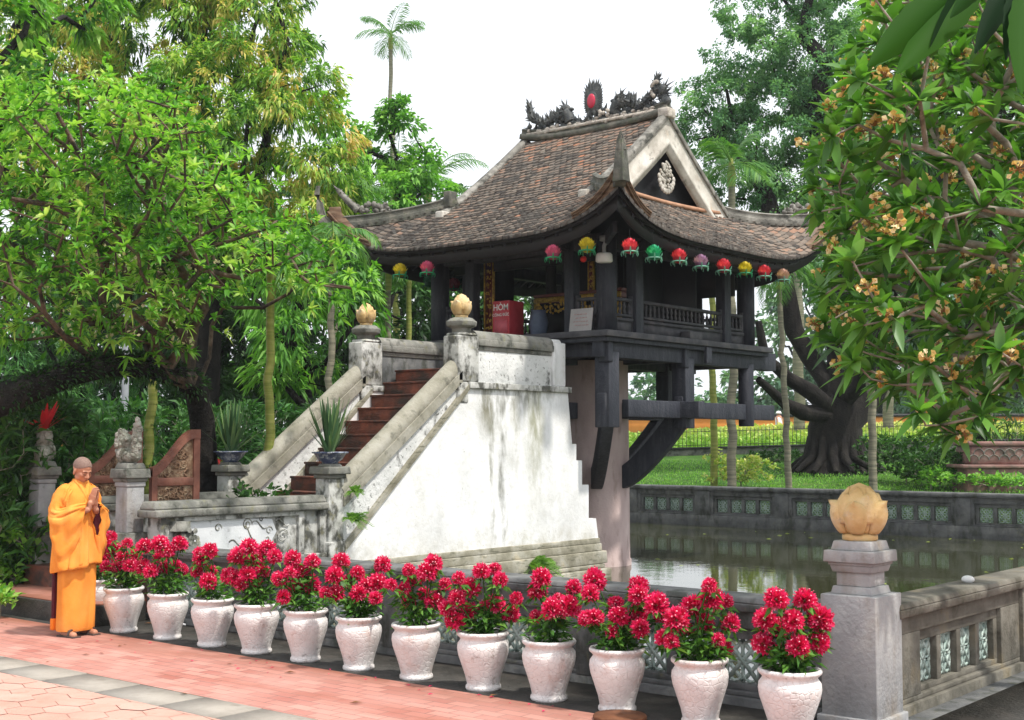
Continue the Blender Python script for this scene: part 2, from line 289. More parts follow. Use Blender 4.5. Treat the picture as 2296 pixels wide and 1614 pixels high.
def grass_mat():
    m,nt,b=base('mown_grass',.9,.1)
    c=ramp(nt,[(.022,.06,.012),(.05,.125,.02),(.095,.19,.035),(.15,.20,.06)],mr(nt,noise(nt,.9,9,rough=.8),.3,.72))
    nt.links.new(c,b.inputs['Base Color']); bump(nt,b,noise(nt,25,6),1,.08); return m
MT['grass']=grass_mat()
def water_mat():
    m,nt,b=base('pond_water',.02,.5); b.inputs['IOR'].default_value=1.45
    nt.links.new(ramp(nt,[(.030,.034,.016),(.055,.058,.028)],noise(nt,.4,4)),b.inputs['Base Color'])
    bump(nt,b,noise(nt,3.2,4,(1,1,1)),.055,.03); return m
MT['water']=water_mat()
def brick_mat():
    m,nt,b=base('red_brick_paving',.75,.25)
    t=nt.nodes.new('ShaderNodeTexBrick'); t.inputs['Scale'].default_value=1; t.inputs['Brick Width'].default_value=.22; t.inputs['Row Height'].default_value=.11
    t.inputs['Mortar Size'].default_value=.006; t.inputs['Mortar Smooth'].default_value=.3
    t.inputs['Color1'].default_value=(.34,.125,.10,1); t.inputs['Color2'].default_value=(.51,.24,.195,1); t.inputs['Mortar'].default_value=(.17,.10,.085,1)
    nt.links.new(coords(nt),t.inputs['Vector'])
    c=mixc(nt,mr(nt,noise(nt,1.5,7),.35,.7,0,.6),t.outputs[0],(.53,.31,.265))
    c=mixc(nt,mr(nt,noise(nt,.9,6,(.5,2,1)),.52,.7,0,.7),c,(.30,.10,.065))
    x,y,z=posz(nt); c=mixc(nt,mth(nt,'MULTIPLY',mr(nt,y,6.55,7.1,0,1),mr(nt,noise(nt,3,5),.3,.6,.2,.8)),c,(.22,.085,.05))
    nt.links.new(c,b.inputs['Base Color']); bump(nt,b,t.outputs[1],-.25,.01); return m
MT['brick']=brick_mat()
MT['slab']=M('grey_kerb_slab',[(.25,.225,.195),(.32,.29,.255),(.38,.345,.305)],3,.8,.2,.25,40,stains=[((.22,.19,.16),6,(1,1,1),.58,.7,.6)])
MT['hexp']=M('pink_paver',[(.44,.225,.175),(.52,.29,.235),(.58,.35,.295)],2.2,.8,.2,.25,50,tint=.35,stains=[((.40,.19,.14),7,(1,1,1),.58,.7,.5)])
MT['joint']=M('paving_joint_sand',[(.31,.20,.17),(.40,.29,.25)],10,.9,.1,.3)
# ============================================================ SETTING
PX0,PX1,PY0,PY1=-22.0,-3.75,8.05,26.95; WZ=-.2
def hz(y):
    return float(np.interp(y,[-400,26.9,27.3,32.5,40,44,52,60,75,95,140,400],[0,0,.62,.98,1.3,1.45,2.2,2.0,1.9,2.6,3.6,4]))
m=MB(); xs=list(np.linspace(-300,PX0,12))+list(np.linspace(PX0,PX1,8)[1:])+list(np.linspace(PX1,200,10)[1:])
ys=[-60,-20,PY0]+[PY1,27.3]+list(np.arange(28.5,62,1.5))+[68,75,85,95,120,140,200,400]
G=[(x,y,hz(y)-.03 if y<27 else hz(y)+.05*math.sin(x*.7+y*.9)*(y>30)) for y in ys for x in xs]; nx=len(xs)
Fq=[(j*nx+i,j*nx+i+1,(j+1)*nx+i+1,(j+1)*nx+i) for j in range(len(ys)-1) for i in range(nx-1)
    if not (xs[i]>=PX0-1e-6 and xs[i+1]<=PX1+1e-6 and ys[j]>=PY0-1e-6 and ys[j+1]<=PY1+1e-6)]
m.add(G,Fq); struct(m,'ground',MT['grass'],True)
m=MB(); m.add([(PX0,PY0,-1.2),(PX1,PY0,-1.2),(PX1,PY1,-1.2),(PX0,PY1,-1.2)],[(0,1,2,3)]); struct(m,'pond_bed',MT['soil'])
m=MB(); m.add([(PX0,PY0,WZ),(PX1+.3,PY0,WZ),(PX1+.3,PY1,WZ),(PX0,PY1,WZ)],[(0,1,2,3)]); struct(m,'water',MT['water'])
m=MB()   # retaining kerb around the pond
m.box(PX0-.3,PX1+.42,PY0-.12,PY0+.25,-1.3,-.01);m.box(PX0-.3,PX1+.42,PY1-.12,PY1+.3,-1.3,.02);m.box(PX0-.3,PX0+.1,PY0+.25,PY1-.25,-1.3,.02);m.box(PX1-.02,PX1+.42,PY0+.25,PY1-.25,-1.3,-.01)
struct(m,'pond_edge',MT['darkstone'])
m=MB(); m.add([(-60,5.8,.004),(-2.2,5.8,.004),(-2.2,7.1,.004),(-60,7.1,.004)],[(0,1,2,3)])
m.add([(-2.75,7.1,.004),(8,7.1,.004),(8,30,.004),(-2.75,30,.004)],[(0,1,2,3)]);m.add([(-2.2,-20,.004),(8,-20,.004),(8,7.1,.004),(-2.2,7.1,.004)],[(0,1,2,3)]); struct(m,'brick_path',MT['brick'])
m=MB(); m.add([(-40,-20,-.004),(-2.2,-20,-.004),(-2.2,5.8,-.004),(-40,5.8,-.004)],[(0,1,2,3)]); struct(m,'paving_base',MT['joint'])
m=MB()   # grey slabs in a strip
x=-24.0
while x<-2.25:
    L=.62+rnd.uniform(-.12,.14); m.box(x,min(x+L,-2.2),5.40,5.79,-.02,.006+rnd.uniform(-.002,.003)); x+=L+.012
struct(m,'slab_strip',MT['slab'])
m=MB()   # interlocking pink pavers
a=.135
for j in range(-2,26):
    for i in range(-60,2):
        cx=-2.6+i*a*1.74*1.28+(j%2)*a*.87*1.28; cy=5.40-a*.75-j*a*1.5*.92
        if cx<-17 or cy<1.2: continue
        P=[(cx+a*.985*1.28*math.cos(math.pi/6+k*math.pi/3),min(5.392,cy+a*.985*.92*math.sin(math.pi/6+k*math.pi/3))) for k in range(6)]
        zz=.004+rnd.uniform(-.002,.003); m.add([(p[0],p[1],zz) for p in P],[list(range(6))],rnd.random())
struct(m,'hex_paving',MT['hexp'])
m=MB(); m.box(-40,-2.75,7.1,8.0,-.06,.0); m.box(-3.4,-2.75,8.0,30,-.06,.0); struct(m,'soil_bed',MT['soil'])
m=MB(); m.box(-21.9,-13.80,8.25,16.5,-1.1,.26); struct(m,'garden_bank',MT['soil'])
# ============================================================ BALUSTRADES
def balustrade(name,label,origin,rz,L,posts,z0,mods,opened=True,mat='darkstone',jade='jade'):
    """local x runs along the wall, local -y is the outer face; mods = start of each 4-opening panel"""
    t=thing(name,label,'balustrade',origin,'balustrades around the pond',rz)
    T=.17; m=MB(); zt=.74-origin[2]
    m.box(0,L,-.03,T+.03,z0,.06); m.box(0,L,0,T,.06,.095)
    segs=[]; x=0
    for s in mods: segs.append((x,s)); x=s+1.56
    segs.append((x,L))
    for a,b in segs:
        if b-a>.01: m.box(a,b,0,T,.095,.52)
    m.box(0,L,0,T,.52,.64); m.build('wall_body',MT[mat],t,bev=.006)
    for s in mods:
        m=MB(); m.box(s,s+1.56,.035,T-.035,.095,.135); m.box(s,s+1.56,.035,T-.035,.44,.52)
        xx=s
        for k in range(5):
            m.box(xx,xx+.075,.035,T-.035,.135,.44); xx+=.075+.29625
        m.build('panel_frame',MT[mat],t,bev=.004)
    m=MB(); m.box(-.02,L+.02,-.06,T+.06,.64,.70,top=-.01) ; m.box(-.03,L+.03,-.07,T+.07,.70,zt,top=.02); m.build('coping',MT[mat],t,bev=.01)
    for p in posts:
        m=MB(); m.box(p-.17,p+.17,-.035,T+.035,.06,.64); m.build('post',MT[mat],t,bev=.006)
    lat=None
    for s in mods:
        for k in range(4):
            c=s+.075+k*.37125+.148
            if lat is None:
                m=MB(); w,h=.125,.14
                for (dx,dz) in((-.062,-.07),(.062,-.07),(-.062,.07),(.062,.07)):
                    P=[(dx+.062*math.cos(q)*1.0,0,dz+.07*math.sin(q)) for q in np.linspace(0,2*math.pi,13)]
                    m.tube(P,.012,5,cap=False)
                for q in(1,-1):
                    m.bar((-w,0,-h*q),(w,0,h*q),.026,.02,up=(0,1,0)); m.bar((0,0,-h*q),(-w*q,0,0),.024,.018,up=(0,1,0)); m.bar((0,0,-h*q),(w*q,0,0),.024,.018,up=(0,1,0))
                lat=m.build('lattice_panel',MT[jade],t)
                o=lat
            else:
                o=lat.copy(); COL.objects.link(o); o.parent=t
            o.location=(c,T/2,.2875)
    return t
FY=7.97
mr_=[x for x in (0.06,2.11,4.16,6.21-.0)]
# front right wall: from the stair complex to the corner pillar (x -11.45 .. -3.93)
balustrade('balustrade','dark stone balustrade behind the row of flower pots',(-11.45,FY,0),0,7.52,[1.55,3.6,5.65],-.3,[-.03+.06,1.80,3.85,5.87][0:4])
balustrade('balustrade','short dark stone balustrade left of the gate pillars',(-22,FY,0),0,8.2,[1.5,3.55,5.6],-.3,[1.8,3.85,5.9])
# side wall seen obliquely at the lower right
balustrade('balustrade','ochre stained stone balustrade running back from the corner pillar at the lower right',(-3.6,8.25,0),math.pi/2,18.7,[2.55,4.6,6.65,8.7,10.75,12.8,14.85,16.9],-.1,[.42,2.79,4.84,6.89,8.94,10.99,13.04,15.09],mat='sidewall')
balustrade('balustrade','dark stone balustrade on the far side of the pond',(-22,26.78,0),0,18.4,[1.55,3.6,5.66,7.7,9.79,11.84,13.9,15.95],-.25,[1.79,3.84,5.90,7.94,10.03,12.08,14.14,16.2])
balustrade('balustrade','stone balustrade on the left side of the pond beyond the trees',(-22,8.2,0),math.pi/2,18.5,[1.55,3.6,5.65,7.7,9.75,11.8,13.85,15.9],-.25,[1.79,3.84,5.89,7.94,9.99,12.04,14.09,16.14])
# white pebble on the side coping
m=MB(); m.ell((0,0,.022),(.05,.035,.03),14,8); m.ell((.0,.045,.01),(.03,.03,.014),10,6)
p=onx(2170,1303,-3.7); o=m.build('white_pebble',MT['whitepaint'],None,True); o.location=(p[0],p[1],.74); tag(o,'small white pebble lying on the coping of the ochre side balustrade','pebble')
# weeds rooted on walls
# ============================================================ LOTUS FINIAL
def lotus(parent,c,r,h,name='lotus_finial'):
    m=MB(); cx,cy,cz=c
    def R(t): return r*.93*(math.sin(math.pi*min(1,(t*.80+.17)))**.72)
    prof=[(r*.62,0),(r*.68,.02*h),(r*.68,.09*h),(r*.60,.12*h)]
    m.lathe([(0,0)]+prof+[(0.0,.12*h)],c,20)
    z0=.12*h; H=h*.88
    m.lathe([(R(t)*.93 if t<1 else .001,z0+t*H) for t in np.linspace(0,1,16)],c,24)
    def petal(a0,wid,top,off,flare,s0=0.0):
        n=12;k=11;V=[]
        for i in range(n):
            s=s0+(top-s0)*i/(n-1); q=i/(n-1)
            wq=wid*(1-max(0,(q-.45)/.55)**2.4)**.5*(.78+.22*math.sin(min(1,q*2)*math.pi/2))
            for j in range(k):
                u=-1+2*j/(k-1); a=a0+u*wq
                rr=R(s)+off*(1-abs(u)**2.4*1.15)+flare*max(0,q-.82)*6*(1-abs(u))
                V.append((cx+rr*math.cos(a),cy+rr*math.sin(a),cz+z0+s*H))
        F=[(i*k+j,i*k+j+1,(i+1)*k+j+1,(i+1)*k+j) for i in range(n-1) for j in range(k-1)]
        m.add(V,F)
    for k in range(5): petal(-1.32+k*math.pi*.4,.60,.66,r*.20,r*.18)
    for k in range(5): petal(-1.32+math.pi*.2+k*math.pi*.4,.60,.80,r*.05,r*.07,.2)
    for k in range(6): petal(-2.35+k*math.pi/3,.46,.93,r*.02,r*.05,.5)
    o=m.build(name,MT['lotus'],parent,True); sdf=o.modifiers.new('s','SOLIDIFY'); sdf.thickness=r*.035; return o
# corner pillar
t=thing('stone_pillar','grey plastered corner pillar with stepped cap and large lotus bud at the right','pillar',(-3.74,8.06,0))
MB().box(-.19,.19,-.2,.2,0,.815).build('shaft',MT['pillar'],t,bev=.008)
m=MB(); m.box(-.215,.215,-.225,.225,-.05,.05); m.build('foot',MT['pillar'],t,bev=.01)
m=MB(); m.box(-.145,.145,-.145,.145,.815,.865,top=.012); m.box(-.115,.115,-.115,.115,.865,.955); m.box(-.135,.135,-.135,.135,.955,1.0,top=-.012); m.box(-.155,.155,-.155,.155,1.0,1.02)
m.box(-.178,.178,-.178,.178,1.02,1.095,top=.004); m.box(-.142,.142,-.142,.142,1.095,1.155,top=.015); m.build('capital',MT['pillar'],t,bev=.006)
lotus(t,(0,0,1.155),.168,.375)
# ============================================================ GATE PILLARS, FIGURES, GATES
def gate_pillar(label,x,y):
    t=thing('gate_pillar',label,'pillar',(x,y,0),'gate pillars')
    MB().box(-.15,.15,-.15,.15,.0,.84,top=.0).build('pedestal',MT['stone'],t,bev=.01)
    m=MB(); m.box(-.105,.105,-.105,.105,.84,1.32); m.box(-.115,.115,-.115,.115,1.32,1.37)
    m.build('shaft',MT['pillar'],t,bev=.008)
    m=MB(); m.box(-.125,.125,-.125,.125,1.37,1.41,top=-.01); m.box(-.155,.155,-.155,.155,1.41,1.51,top=.008); m.box(-.12,.12,-.12,.12,1.51,1.57,top=.02); m.build('capital',MT['stone'],t,bev=.01)
    return t
LX,LY=-13.72,8.12; RX,RY=-12.0,8.12
gate_pillar('left gate pillar, the one behind the praying monk',LX,LY)
gate_pillar('right gate pillar with the stone lion dog on top, beside the low wall',RX,RY)
def figure(name,label,c,parts,cat,sc=1.0):
    m=MB()
    for (p,r) in parts: m.ell(p,r,14,10)
    for k in range(90):   # curls and lumps of the carving
        p,r=parts[rnd.randrange(len(parts))]; a=rnd.uniform(0,6.28);b=rnd.uniform(-1.2,1.4)
        q=(p[0]+r[0]*math.cos(a)*math.cos(b),p[1]+r[1]*math.sin(a)*math.cos(b),p[2]+r[2]*math.sin(b))
        s=rnd.uniform(.012,.028); m.ell(q,(s,s,s*rnd.uniform(.8,1.7)),6,4)
    o=m.build(name,MT['lion'],None,True); o.location=c; o.scale=(sc,)*3; tag(o,label,cat); return o
figure('stone_lion','lichen covered stone lion dog crouching on the right gate pillar',(RX-.02,RY,1.57),[((-.09,0,.22),(.095,.09,.10)),((-.12,-.02,.30),(.05,.05,.05)),((-.08,0,.09),(.09,.1,.1)),((.03,0,.07),(.13,.09,.075)),((.12,0,.16),(.055,.06,.14)),((.13,0,.31),(.045,.05,.10)),((.15,0,.40),(.03,.035,.06)),((-.16,-.02,.21),(.05,.05,.04))],'statue')
figure('stone_stump','pale lichen covered carved stone figure under the red bromeliad',(LX+.02,LY,1.57),[((0,0,.10),(.12,.11,.12)),((0,0,.24),(.095,.09,.13)),((-.03,0,.36),(.06,.06,.07)),((.08,0,.28),(.04,.05,.08))],'statue')
def blades(m,c,n,L,wd,spread,droop=.0,k=6,t=None,zmul=1.0):
    for i in range(n):
        a=rnd.uniform(0,6.28); sp=spread*rnd.uniform(.15,1); l=L*rnd.uniform(.65,1.05); d=np.array([math.cos(a)*math.sin(sp),math.sin(a)*math.sin(sp),math.cos(sp)*zmul])
        s=np.array([-math.sin(a),math.cos(a),0]); b=np.array(c)+np.array([math.cos(a),math.sin(a),0])*rnd.uniform(0,.3)*wd*3
        V=[]
        for j in range(k+1):
            q=j/k; p=b+d*l*q+np.array([0,0,-droop*l*q*q]); w_=wd*(math.sin(math.pi*min(.97,.25+q*.75)))**.8*.5
            V+= [p-s*w_,p+s*w_]
        m.add(V,[(2*j,2*j+1,2*j+3,2*j+2) for j in range(k)],rnd.random() if t is None else t)
m=MB(); blades(m,(0,0,0),17,.40,.06,1.15,.1); o=m.build('red_bromeliad',MT['redleaf']); o.location=(LX+.03,LY-.02,1.93); tag(o,'red spiky bromeliad growing on top of the left gate figure','plant')
def gate_leaf(label,x,y0,y1,rz=0):
    t=thing('gate_leaf',label,'gate',(x,y0,0),'carved gate leaves'); W=y1-y0; T=.028
    zc=lambda u: 1.52+.41*(lambda q:q*q*(3-2*q))(min(1,max(0,u)/.88))
    zb=.42; f=lambda u,v,d:(d,u,v)
    us=np.linspace(0,W,16); 
    m=MB()
    for (a,b) in((0,.07),(W-.08,W)): m.prism([(a,zb),(b,zb),(b,zc(b/W)-.03),(a,zc(a/W)-.03)],f,-T,T)
    for i in range(15):
        a,b=us[i],us[i+1]; m.prism([(a,zc(a/W)-.10),(b,zc(b/W)-.10),(b,zc(b/W)),(a,zc(a/W))],f,-T*1.25,T*1.25)
    for z,h in((.46,.09),(.98,.07),(1.36,.09)): m.box(-T*.95,T*.95,.07,W-.08,z-h/2,z+h/2)
    m.build('frame',MT['gatewood'],t,bev=.006)
    def carving(zlo,zhi_fn,nm):
        m=MB(); m.prism([(.07,zlo)]+[(.07,zhi_fn(.07))]+[(u,zhi_fn(u)) for u in np.linspace(.1,W-.08,8)]+[(W-.08,zlo)],f,-.006,.006)
        for k in range(34):
            u=rnd.uniform(.10,W-.12); zt=zhi_fn(u)
            if zt-zlo<.06: continue
            z=rnd.uniform(zlo+.02,zt-.02); r=rnd.uniform(.02,.05); ph=rnd.uniform(0,6); ng=rnd.choice((-1,1))
            P=[(0.012*0,u+r*(1-s*.75)*math.cos(ph+ng*s*5.5),z+r*(1-s*.75)*math.sin(ph+ng*s*5.5)) for s in np.linspace(0,1,9)]
            P=[(q[0],min(W-.09,max(.08,q[1])),min(zt-.005,max(zlo,q[2]))) for q in P]
            m.tube([(.012,a[1],a[2]) for a in P],.010,5)
        m.build('carved_panel',MT['carve'],t)
    carving(1.405,lambda u:max(1.41,zc(u/W)-.10),'a'); carving(1.015,lambda u:1.315,'b'); carving(.505,lambda u:.945,'c')
    return t
gate_leaf('open wooden gate leaf with carved scroll panels beside the low wall',-11.98,8.36,8.98)
gate_leaf('open dark red wooden gate leaf between the monk and the right gate pillar',-13.32,8.45,9.16)
# entrance steps and approach deck
m=MB(); m.box(-13.95,-11.3,7.22,7.86,-.1,.20); o=m.build('entrance_step',MT['soil'],None,bev=.012); tag(o,'low dark step with red brick top at the gate behind the monk','step')
m=MB(); m.box(-13.93,-11.32,7.24,7.86,.20,.212); q=m.build('brick_top',MT['brick'],o)
m=MB(); m.box(-13.62,-11.62,7.86,10.4,-1.1,.42); struct(m,'approach_floor',MT['step'])
# low walls beside the approach
def low_wall(label,xo,sgn):
    t=thing('low_wall',label,'wall',(xo,0,0),'low walls of the approach'); X=lambda a,b:(min(a*sgn,b*sgn),max(a*sgn,b*sgn))
    y0,y1=8.2,10.5
    m=MB(); a,b=X(0,-.24); m.box(a,b,y0,y1,-1.1,.40); a,b=X(.03,-.24); m.box(a,b,y0,y1,.40,.50); a,b=X(-.045,-.24); m.box(a,b,y0,y1,.50,1.0)
    m.build('wall_body',MT['grime'],t,bev=.006)
    m=MB(); a,b=X(.0,-.044); m.box(a,b,y0,y0+.16,.50,1.0); m.box(a,b,y1-.10,y1,.50,1.0); m.box(a,b,y1-.42,y1-.34,.50,1.0); m.box(a,b,y0+.16,y1-.42,.95,1.0); m.build('panel_frame',MT['grime'],t,bev=.004)
    m=MB(); a,b=X(.05,-.30); m.box(a,b,y0-.1,y1,1.0,1.085); a,b=X(.02,-.27); m.box(a,b,y0-.1,y1,1.085,1.17,top=.03); m.build('coping',MT['stone'],t,bev=.02)
    m=MB(); x=-.036*sgn
    m.prism([(y0+.22+q*1.35,.60+.36*s) for q,s in((0,.7),(.08,.95),(.5,1),(.95,.9),(1,.5),(.93,.12),(.6,.0),(.42,-.1),(.3,-.12),(.15,.05),(.03,.3))],lambda u,v,d:(d,u,v),-.044*sgn,-.030*sgn)
    m.build('white_medallion',MT['medal'],t)
    m=MB(); rnd.seed(5)
    for (cy,cz,r,tr) in((9.35,.88,.07,1.6),(9.86,.73,.085,1.8),(9.66,.80,.05,1.2),(9.55,.93,.04,1.1),(8.95,.86,.05,1.1)):
        P=[(x+.008*sgn,cy+r*(1-s*.8)*math.cos(s*tr*6.28),cz+r*(1-s*.8)*math.sin(s*tr*6.28)) for s in np.linspace(0,1,26)]; m.tube(P,.0075,5)
    for (p,q) in(((9.30,.86),(9.45,.72)),((9.42,.90),(9.62,.84)),((9.62,.72),(9.72,.64)),((9.1,.70),(9.3,.67)),((9.75,.9),(9.95,.86))):
        m.tube([(x+.008*sgn,p[0]+(q[0]-p[0])*s,p[1]+(q[1]-p[1])*s+.03*math.sin(s*6)) for s in np.linspace(0,1,8)],.008,5)
    m.build('cloud_scroll',MT['grime'],t)
    return t
low_wall('low mossy wall with white cloud relief between the gate and the staircase',-11.55,1)
low_wall('low mossy wall on the left side of the approach behind the gate',-13.38,-1)
# carved buttress end of right low wall (scroll block next to the gate pillar)
m=MB(); m.box(0,.16,0,.26,.3,.74); m.box(.02,.13,.03,.2,.74,.86); m.box(0,.12,-.02,.16,.86,.96)
for k in range(26): m.ell((.165+rnd.uniform(-.01,.01),rnd.uniform(.02,.24),rnd.uniform(.38,.9)),(.012,.03,.03),7,5)
o=m.build('scroll_block',MT['stone'],None,bev=.01); o.location=(-11.55,8.32,0); tag(o,'broken looking carved stone block at the foot of the right gate pillar','carving')
# ============================================================ STAIRCASE
XO=-11.5; XI=-11.78; XL=-13.58; XLI=-13.30
st=thing('staircase','white walled staircase with red steps rising to the pagoda','staircase',((XO+XL)/2,12.5,0)); stM=Matrix.Translation((-(XO+XL)/2,-12.5,0))
def sb(mb,name,mat,smooth=False,bev=0): return mb.build(name,MT[mat],st,smooth,bev,M=stM)
NS=13; ys0=10.48; tr=.243; z00=.42; rz_=(2.82-z00)/NS
for k in range(NS):
    m=MB(); z1=z00+rz_*(k+1); y=ys0+tr*k; m.box(XLI,XI,y,y+tr+.01 if k<NS-1 else 15.05,z1-rz_-.25,z1-.03); m.box(XLI,XI,y-.02,y+tr if k<NS-1 else 15.05,z1-.03,z1)
    sb(m,'step','step',bev=.006)
# side walls: polygon in (y,z)
wall=[(10.74,.36),(15.86,.36),(15.8,.66),(15.62,.66),(15.62,1.16),(15.46,1.16),(15.46,1.52),(15.32,1.52),(15.32,1.76),(15.22,1.76),(15.12,2.5),(12.97,2.5),(10.74,.52)]
f=lambda u,v,d:(d,u,v)
m=MB(); m.prism(wall,f,XI,XO); sb(m,'side_wall','white',bev=.01)
m=MB(); m.prism([(y,z) for y,z in wall],f,XL,XLI); sb(m,'side_wall','white',bev=.01)
m=MB(); m.box(XLI,XI,14.9,15.02,-1,2.80); sb(m,'end_wall','white')
for s,(xa,xb) in ((1,(XI-.02,XO+.045)),(-1,(XL-.045,XLI+.02))):
    # landing ledge, panel, coping, end post
    m=MB(); m.box(xa,xb,12.94,15.16,2.5,2.585,top=.0); sb(m,'landing_ledge','grime' ,bev=.008)
    c=(xa+xb)/2
    m=MB(); m.box(c-.085,c+.085,13.15,14.80,2.585,3.02); sb(m,'landing_panel','relief' if s>0 else 'darkstone',bev=.006)
    m=MB(); m.box(c-.13,c+.13,13.15,14.80,3.08,3.17,top=.0); m.box(c-.10,c+.10,13.15,14.8,3.02,3.08); m.tube([(c,13.15,3.175),(c,14.8,3.175)],.115,14); sb(m,'landing_coping','stone',bev=.008)
    m=MB(); m.box(c-.11,c+.11,14.80,15.10,2.585,3.22); m.box(c-.08,c+.08,14.83,15.05,3.22,3.27,top=.02); m.box(c-.13,c+.13,14.78,14.86,2.585,3.12); sb(m,'landing_post','white',bev=.02)
    # sloping handrail and band
    ya,za,yb,zb=10.72,1.22,12.82,2.773
    m=MB(); m.tube([(c,ya,za),(c,yb,zb)],.125,16); m.prism([(ya,za-.20),(yb,zb-.20),(yb,zb-.05),(ya,za-.05)],f,c-.14,c+.14); sb(m,'handrail','rail',bev=.012)
    m=MB(); m.prism([(10.74,.50),(12.97,2.52),(12.97,zb-.08),(ya,za-.19)],f,c-.095,c+.095); sb(m,'relief_band','relief')
    m=MB(); m.prism([(10.74,.50),(12.97,2.50),(12.97,2.58),(10.74,.58)],f,c-.155,c+.155); sb(m,'string_ledge','plinth',bev=.01)
    # head post with capital and lotus
    m=MB(); m.box(c-.14,c+.14,12.74,13.15,2.585,3.20); m.box(c-.14,c+.14,12.74,12.94,2.3,2.585); m.box(c-.145,c+.145,12.80,13.10,3.2,3.24); sb(m,'head_post','grime',bev=.02)
    m=MB(); m.lathe([(0,3.24),(.13,3.24),(.13,3.30),(.20,3.33),(.21,3.39),(.17,3.42),(.15,3.44),(0,3.44)],(c,12.95,0),8); sb(m,'head_capital','stone',bev=.008)
    o=lotus(st,(c-(XO+XL)/2,12.95-12.5,3.44),.128,.33)
# base mouldings
m=MB()
for (e,z0,z1) in((.025,.29,.37),(.045,.18,.29),(.10,.0,.18)): m.box(XL-e,XO+e,10.5,15.86+e,z0,z1,top=.008)
sb(m,'base_moulding','plinth',bev=.012)
m=MB(); m.box(XL-.1,XO+.1,10.3,15.9,-.07,0.0); m.box(XL-.16,XO+.16,10.3,15.98,-1.2,-.07); sb(m,'rough_footing','plinth',bev=.02)
def newel(label,x,y,rough='stone'):
    t=thing('newel_pillar',label,'pillar',(x,y,0),'newel pillars at the stair foot')
    m=MB(); m.box(-.12,.12,-.12,.12,.36,1.36); m.box(-.135,.135,-.135,.135,.36,.62); m.build('shaft',MT['grime'],t,bev=.012)
    m=MB(); m.box(-.14,.14,-.14,.14,1.36,1.41); m.box(-.18,.18,-.18,.18,1.41,1.50,top=.008); m.box(-.11,.11,-.11,.11,1.50,1.535,top=.02); m.build('cap',MT['stone'],t,bev=.012)
    return t
NRX,NLX,NY=-11.63,-13.50,10.62
newel('right newel pillar at the stair foot, joined to the low wall',NRX,NY); newel('left newel pillar at the stair foot, mossy on one side',NLX,NY)
def snake(label,x,y,z,seed):
    rnd.seed(seed); t=thing('snake_plant',label,'potted plant',(x,y,z),'snake plants in blue and white bowls')
    m=MB(); m.lathe([(0,0),(.07,0),(.075,.015),(.11,.05),(.145,.115),(.165,.125),(.165,.14),(.135,.14),(.12,.10),(0,.10)],(0,0,0),8,sx=1.32,sy=1.32); m.build('bowl',MT['bluepot'],t,True)
    m=MB(); blades(m,(0,0,.1),46,.70,.05,.40,.0,7)
    for k in range(26):
        pass
    blades(m,(0,0,.1),16,.60,.035,1.0,.1,7); m.build('leaves',MT['snake'],t); return t
snake('tall snake plant in a dark blue bowl on the right newel pillar',NRX,NY,1.535,3); snake('tall snake plant in a blue and white bowl on the left newel pillar',NLX,NY,1.535,4)
def fern(label,c,L,n,seed,nrm=(1,0,0)):
    rnd.seed(seed); m=MB()
    for i in range(n):
        a=rnd.uniform(-1.5,1.5); e=rnd.uniform(-.1,1.1); nv=np.array(nrm); tn=np.array([-nv[1],nv[0],0]); d=(nv*math.cos(a)+tn*math.sin(a))*math.cos(e)+np.array([0,0,math.sin(e)]); l=L*rnd.uniform(.6,1)
        s=np.cross(d,[0,0,1]);s/=np.linalg.norm(s)+1e-6
        for j in range(1,13):
            q=j/12; p=d*l*q+np.array([0,0,-.5*l*q*q]); w_=.30*l*(1-q)**.7+.01
            for g in(-1,1):
                tip=p+s*g*w_+d*.03; m.add([p,p+d*l*.035+s*g*w_*.4+np.array([0,0,.006]),tip,p-d*l*.02+s*g*w_*.5],[(0,1,2,3)],rnd.random())
        m.tube([d*l*q+np.array([0,0,-.5*l*q*q]) for q in np.linspace(0,1,6)],.003,4,t=.5)
    o=m.build('fern',MT['fern']); o.location=c; tag(o,label,'fern','ferns on the stair wall')
fern('light green fern hanging on the wall beside the right newel pillar',(XO+.06,10.83,.86),.30,18,1)
fern('small fern on the handrail above the right newel pillar',(XO+.06,10.85,1.2),.2,12,2)
fern('yellow green fern sprouting from the base of the stair near the pagoda column',tuple(onx(1200,1268,XO+.12)),.44,30,3)
fern('small fern at the foot of the low wall with the cloud relief',(-11.5,9.0,.5),.24,14,8)
# ============================================================ PAGODA
QX,QY=-12.81,17.54; HX,HY=2.72,3.16; DG=1.285; GX=HX-DG
pg=thing('one_pillar_pagoda','dark wooden pagoda with tiled curved roof on one thick stone column in the pond','pagoda',(QX,QY,WZ)); pgM=Matrix.Translation((-QX,-QY,-WZ))
def pb(mb,name,mat,smooth=False,bev=0,parent=None): return mb.build(name,MT[mat],parent or pg,smooth,bev,M=pgM)
FX0,FX1,FY0,FY1=-14.82,-10.85,15.2,20.08; FZ=3.40
# column
m=MB(); m.lathe([(.61,-1.2),(.61,-.12),(.59,-.09),(.58,1.5),(.57,3.1)],(-12.72,17.42,0),48); pb(m,'column','column',True)
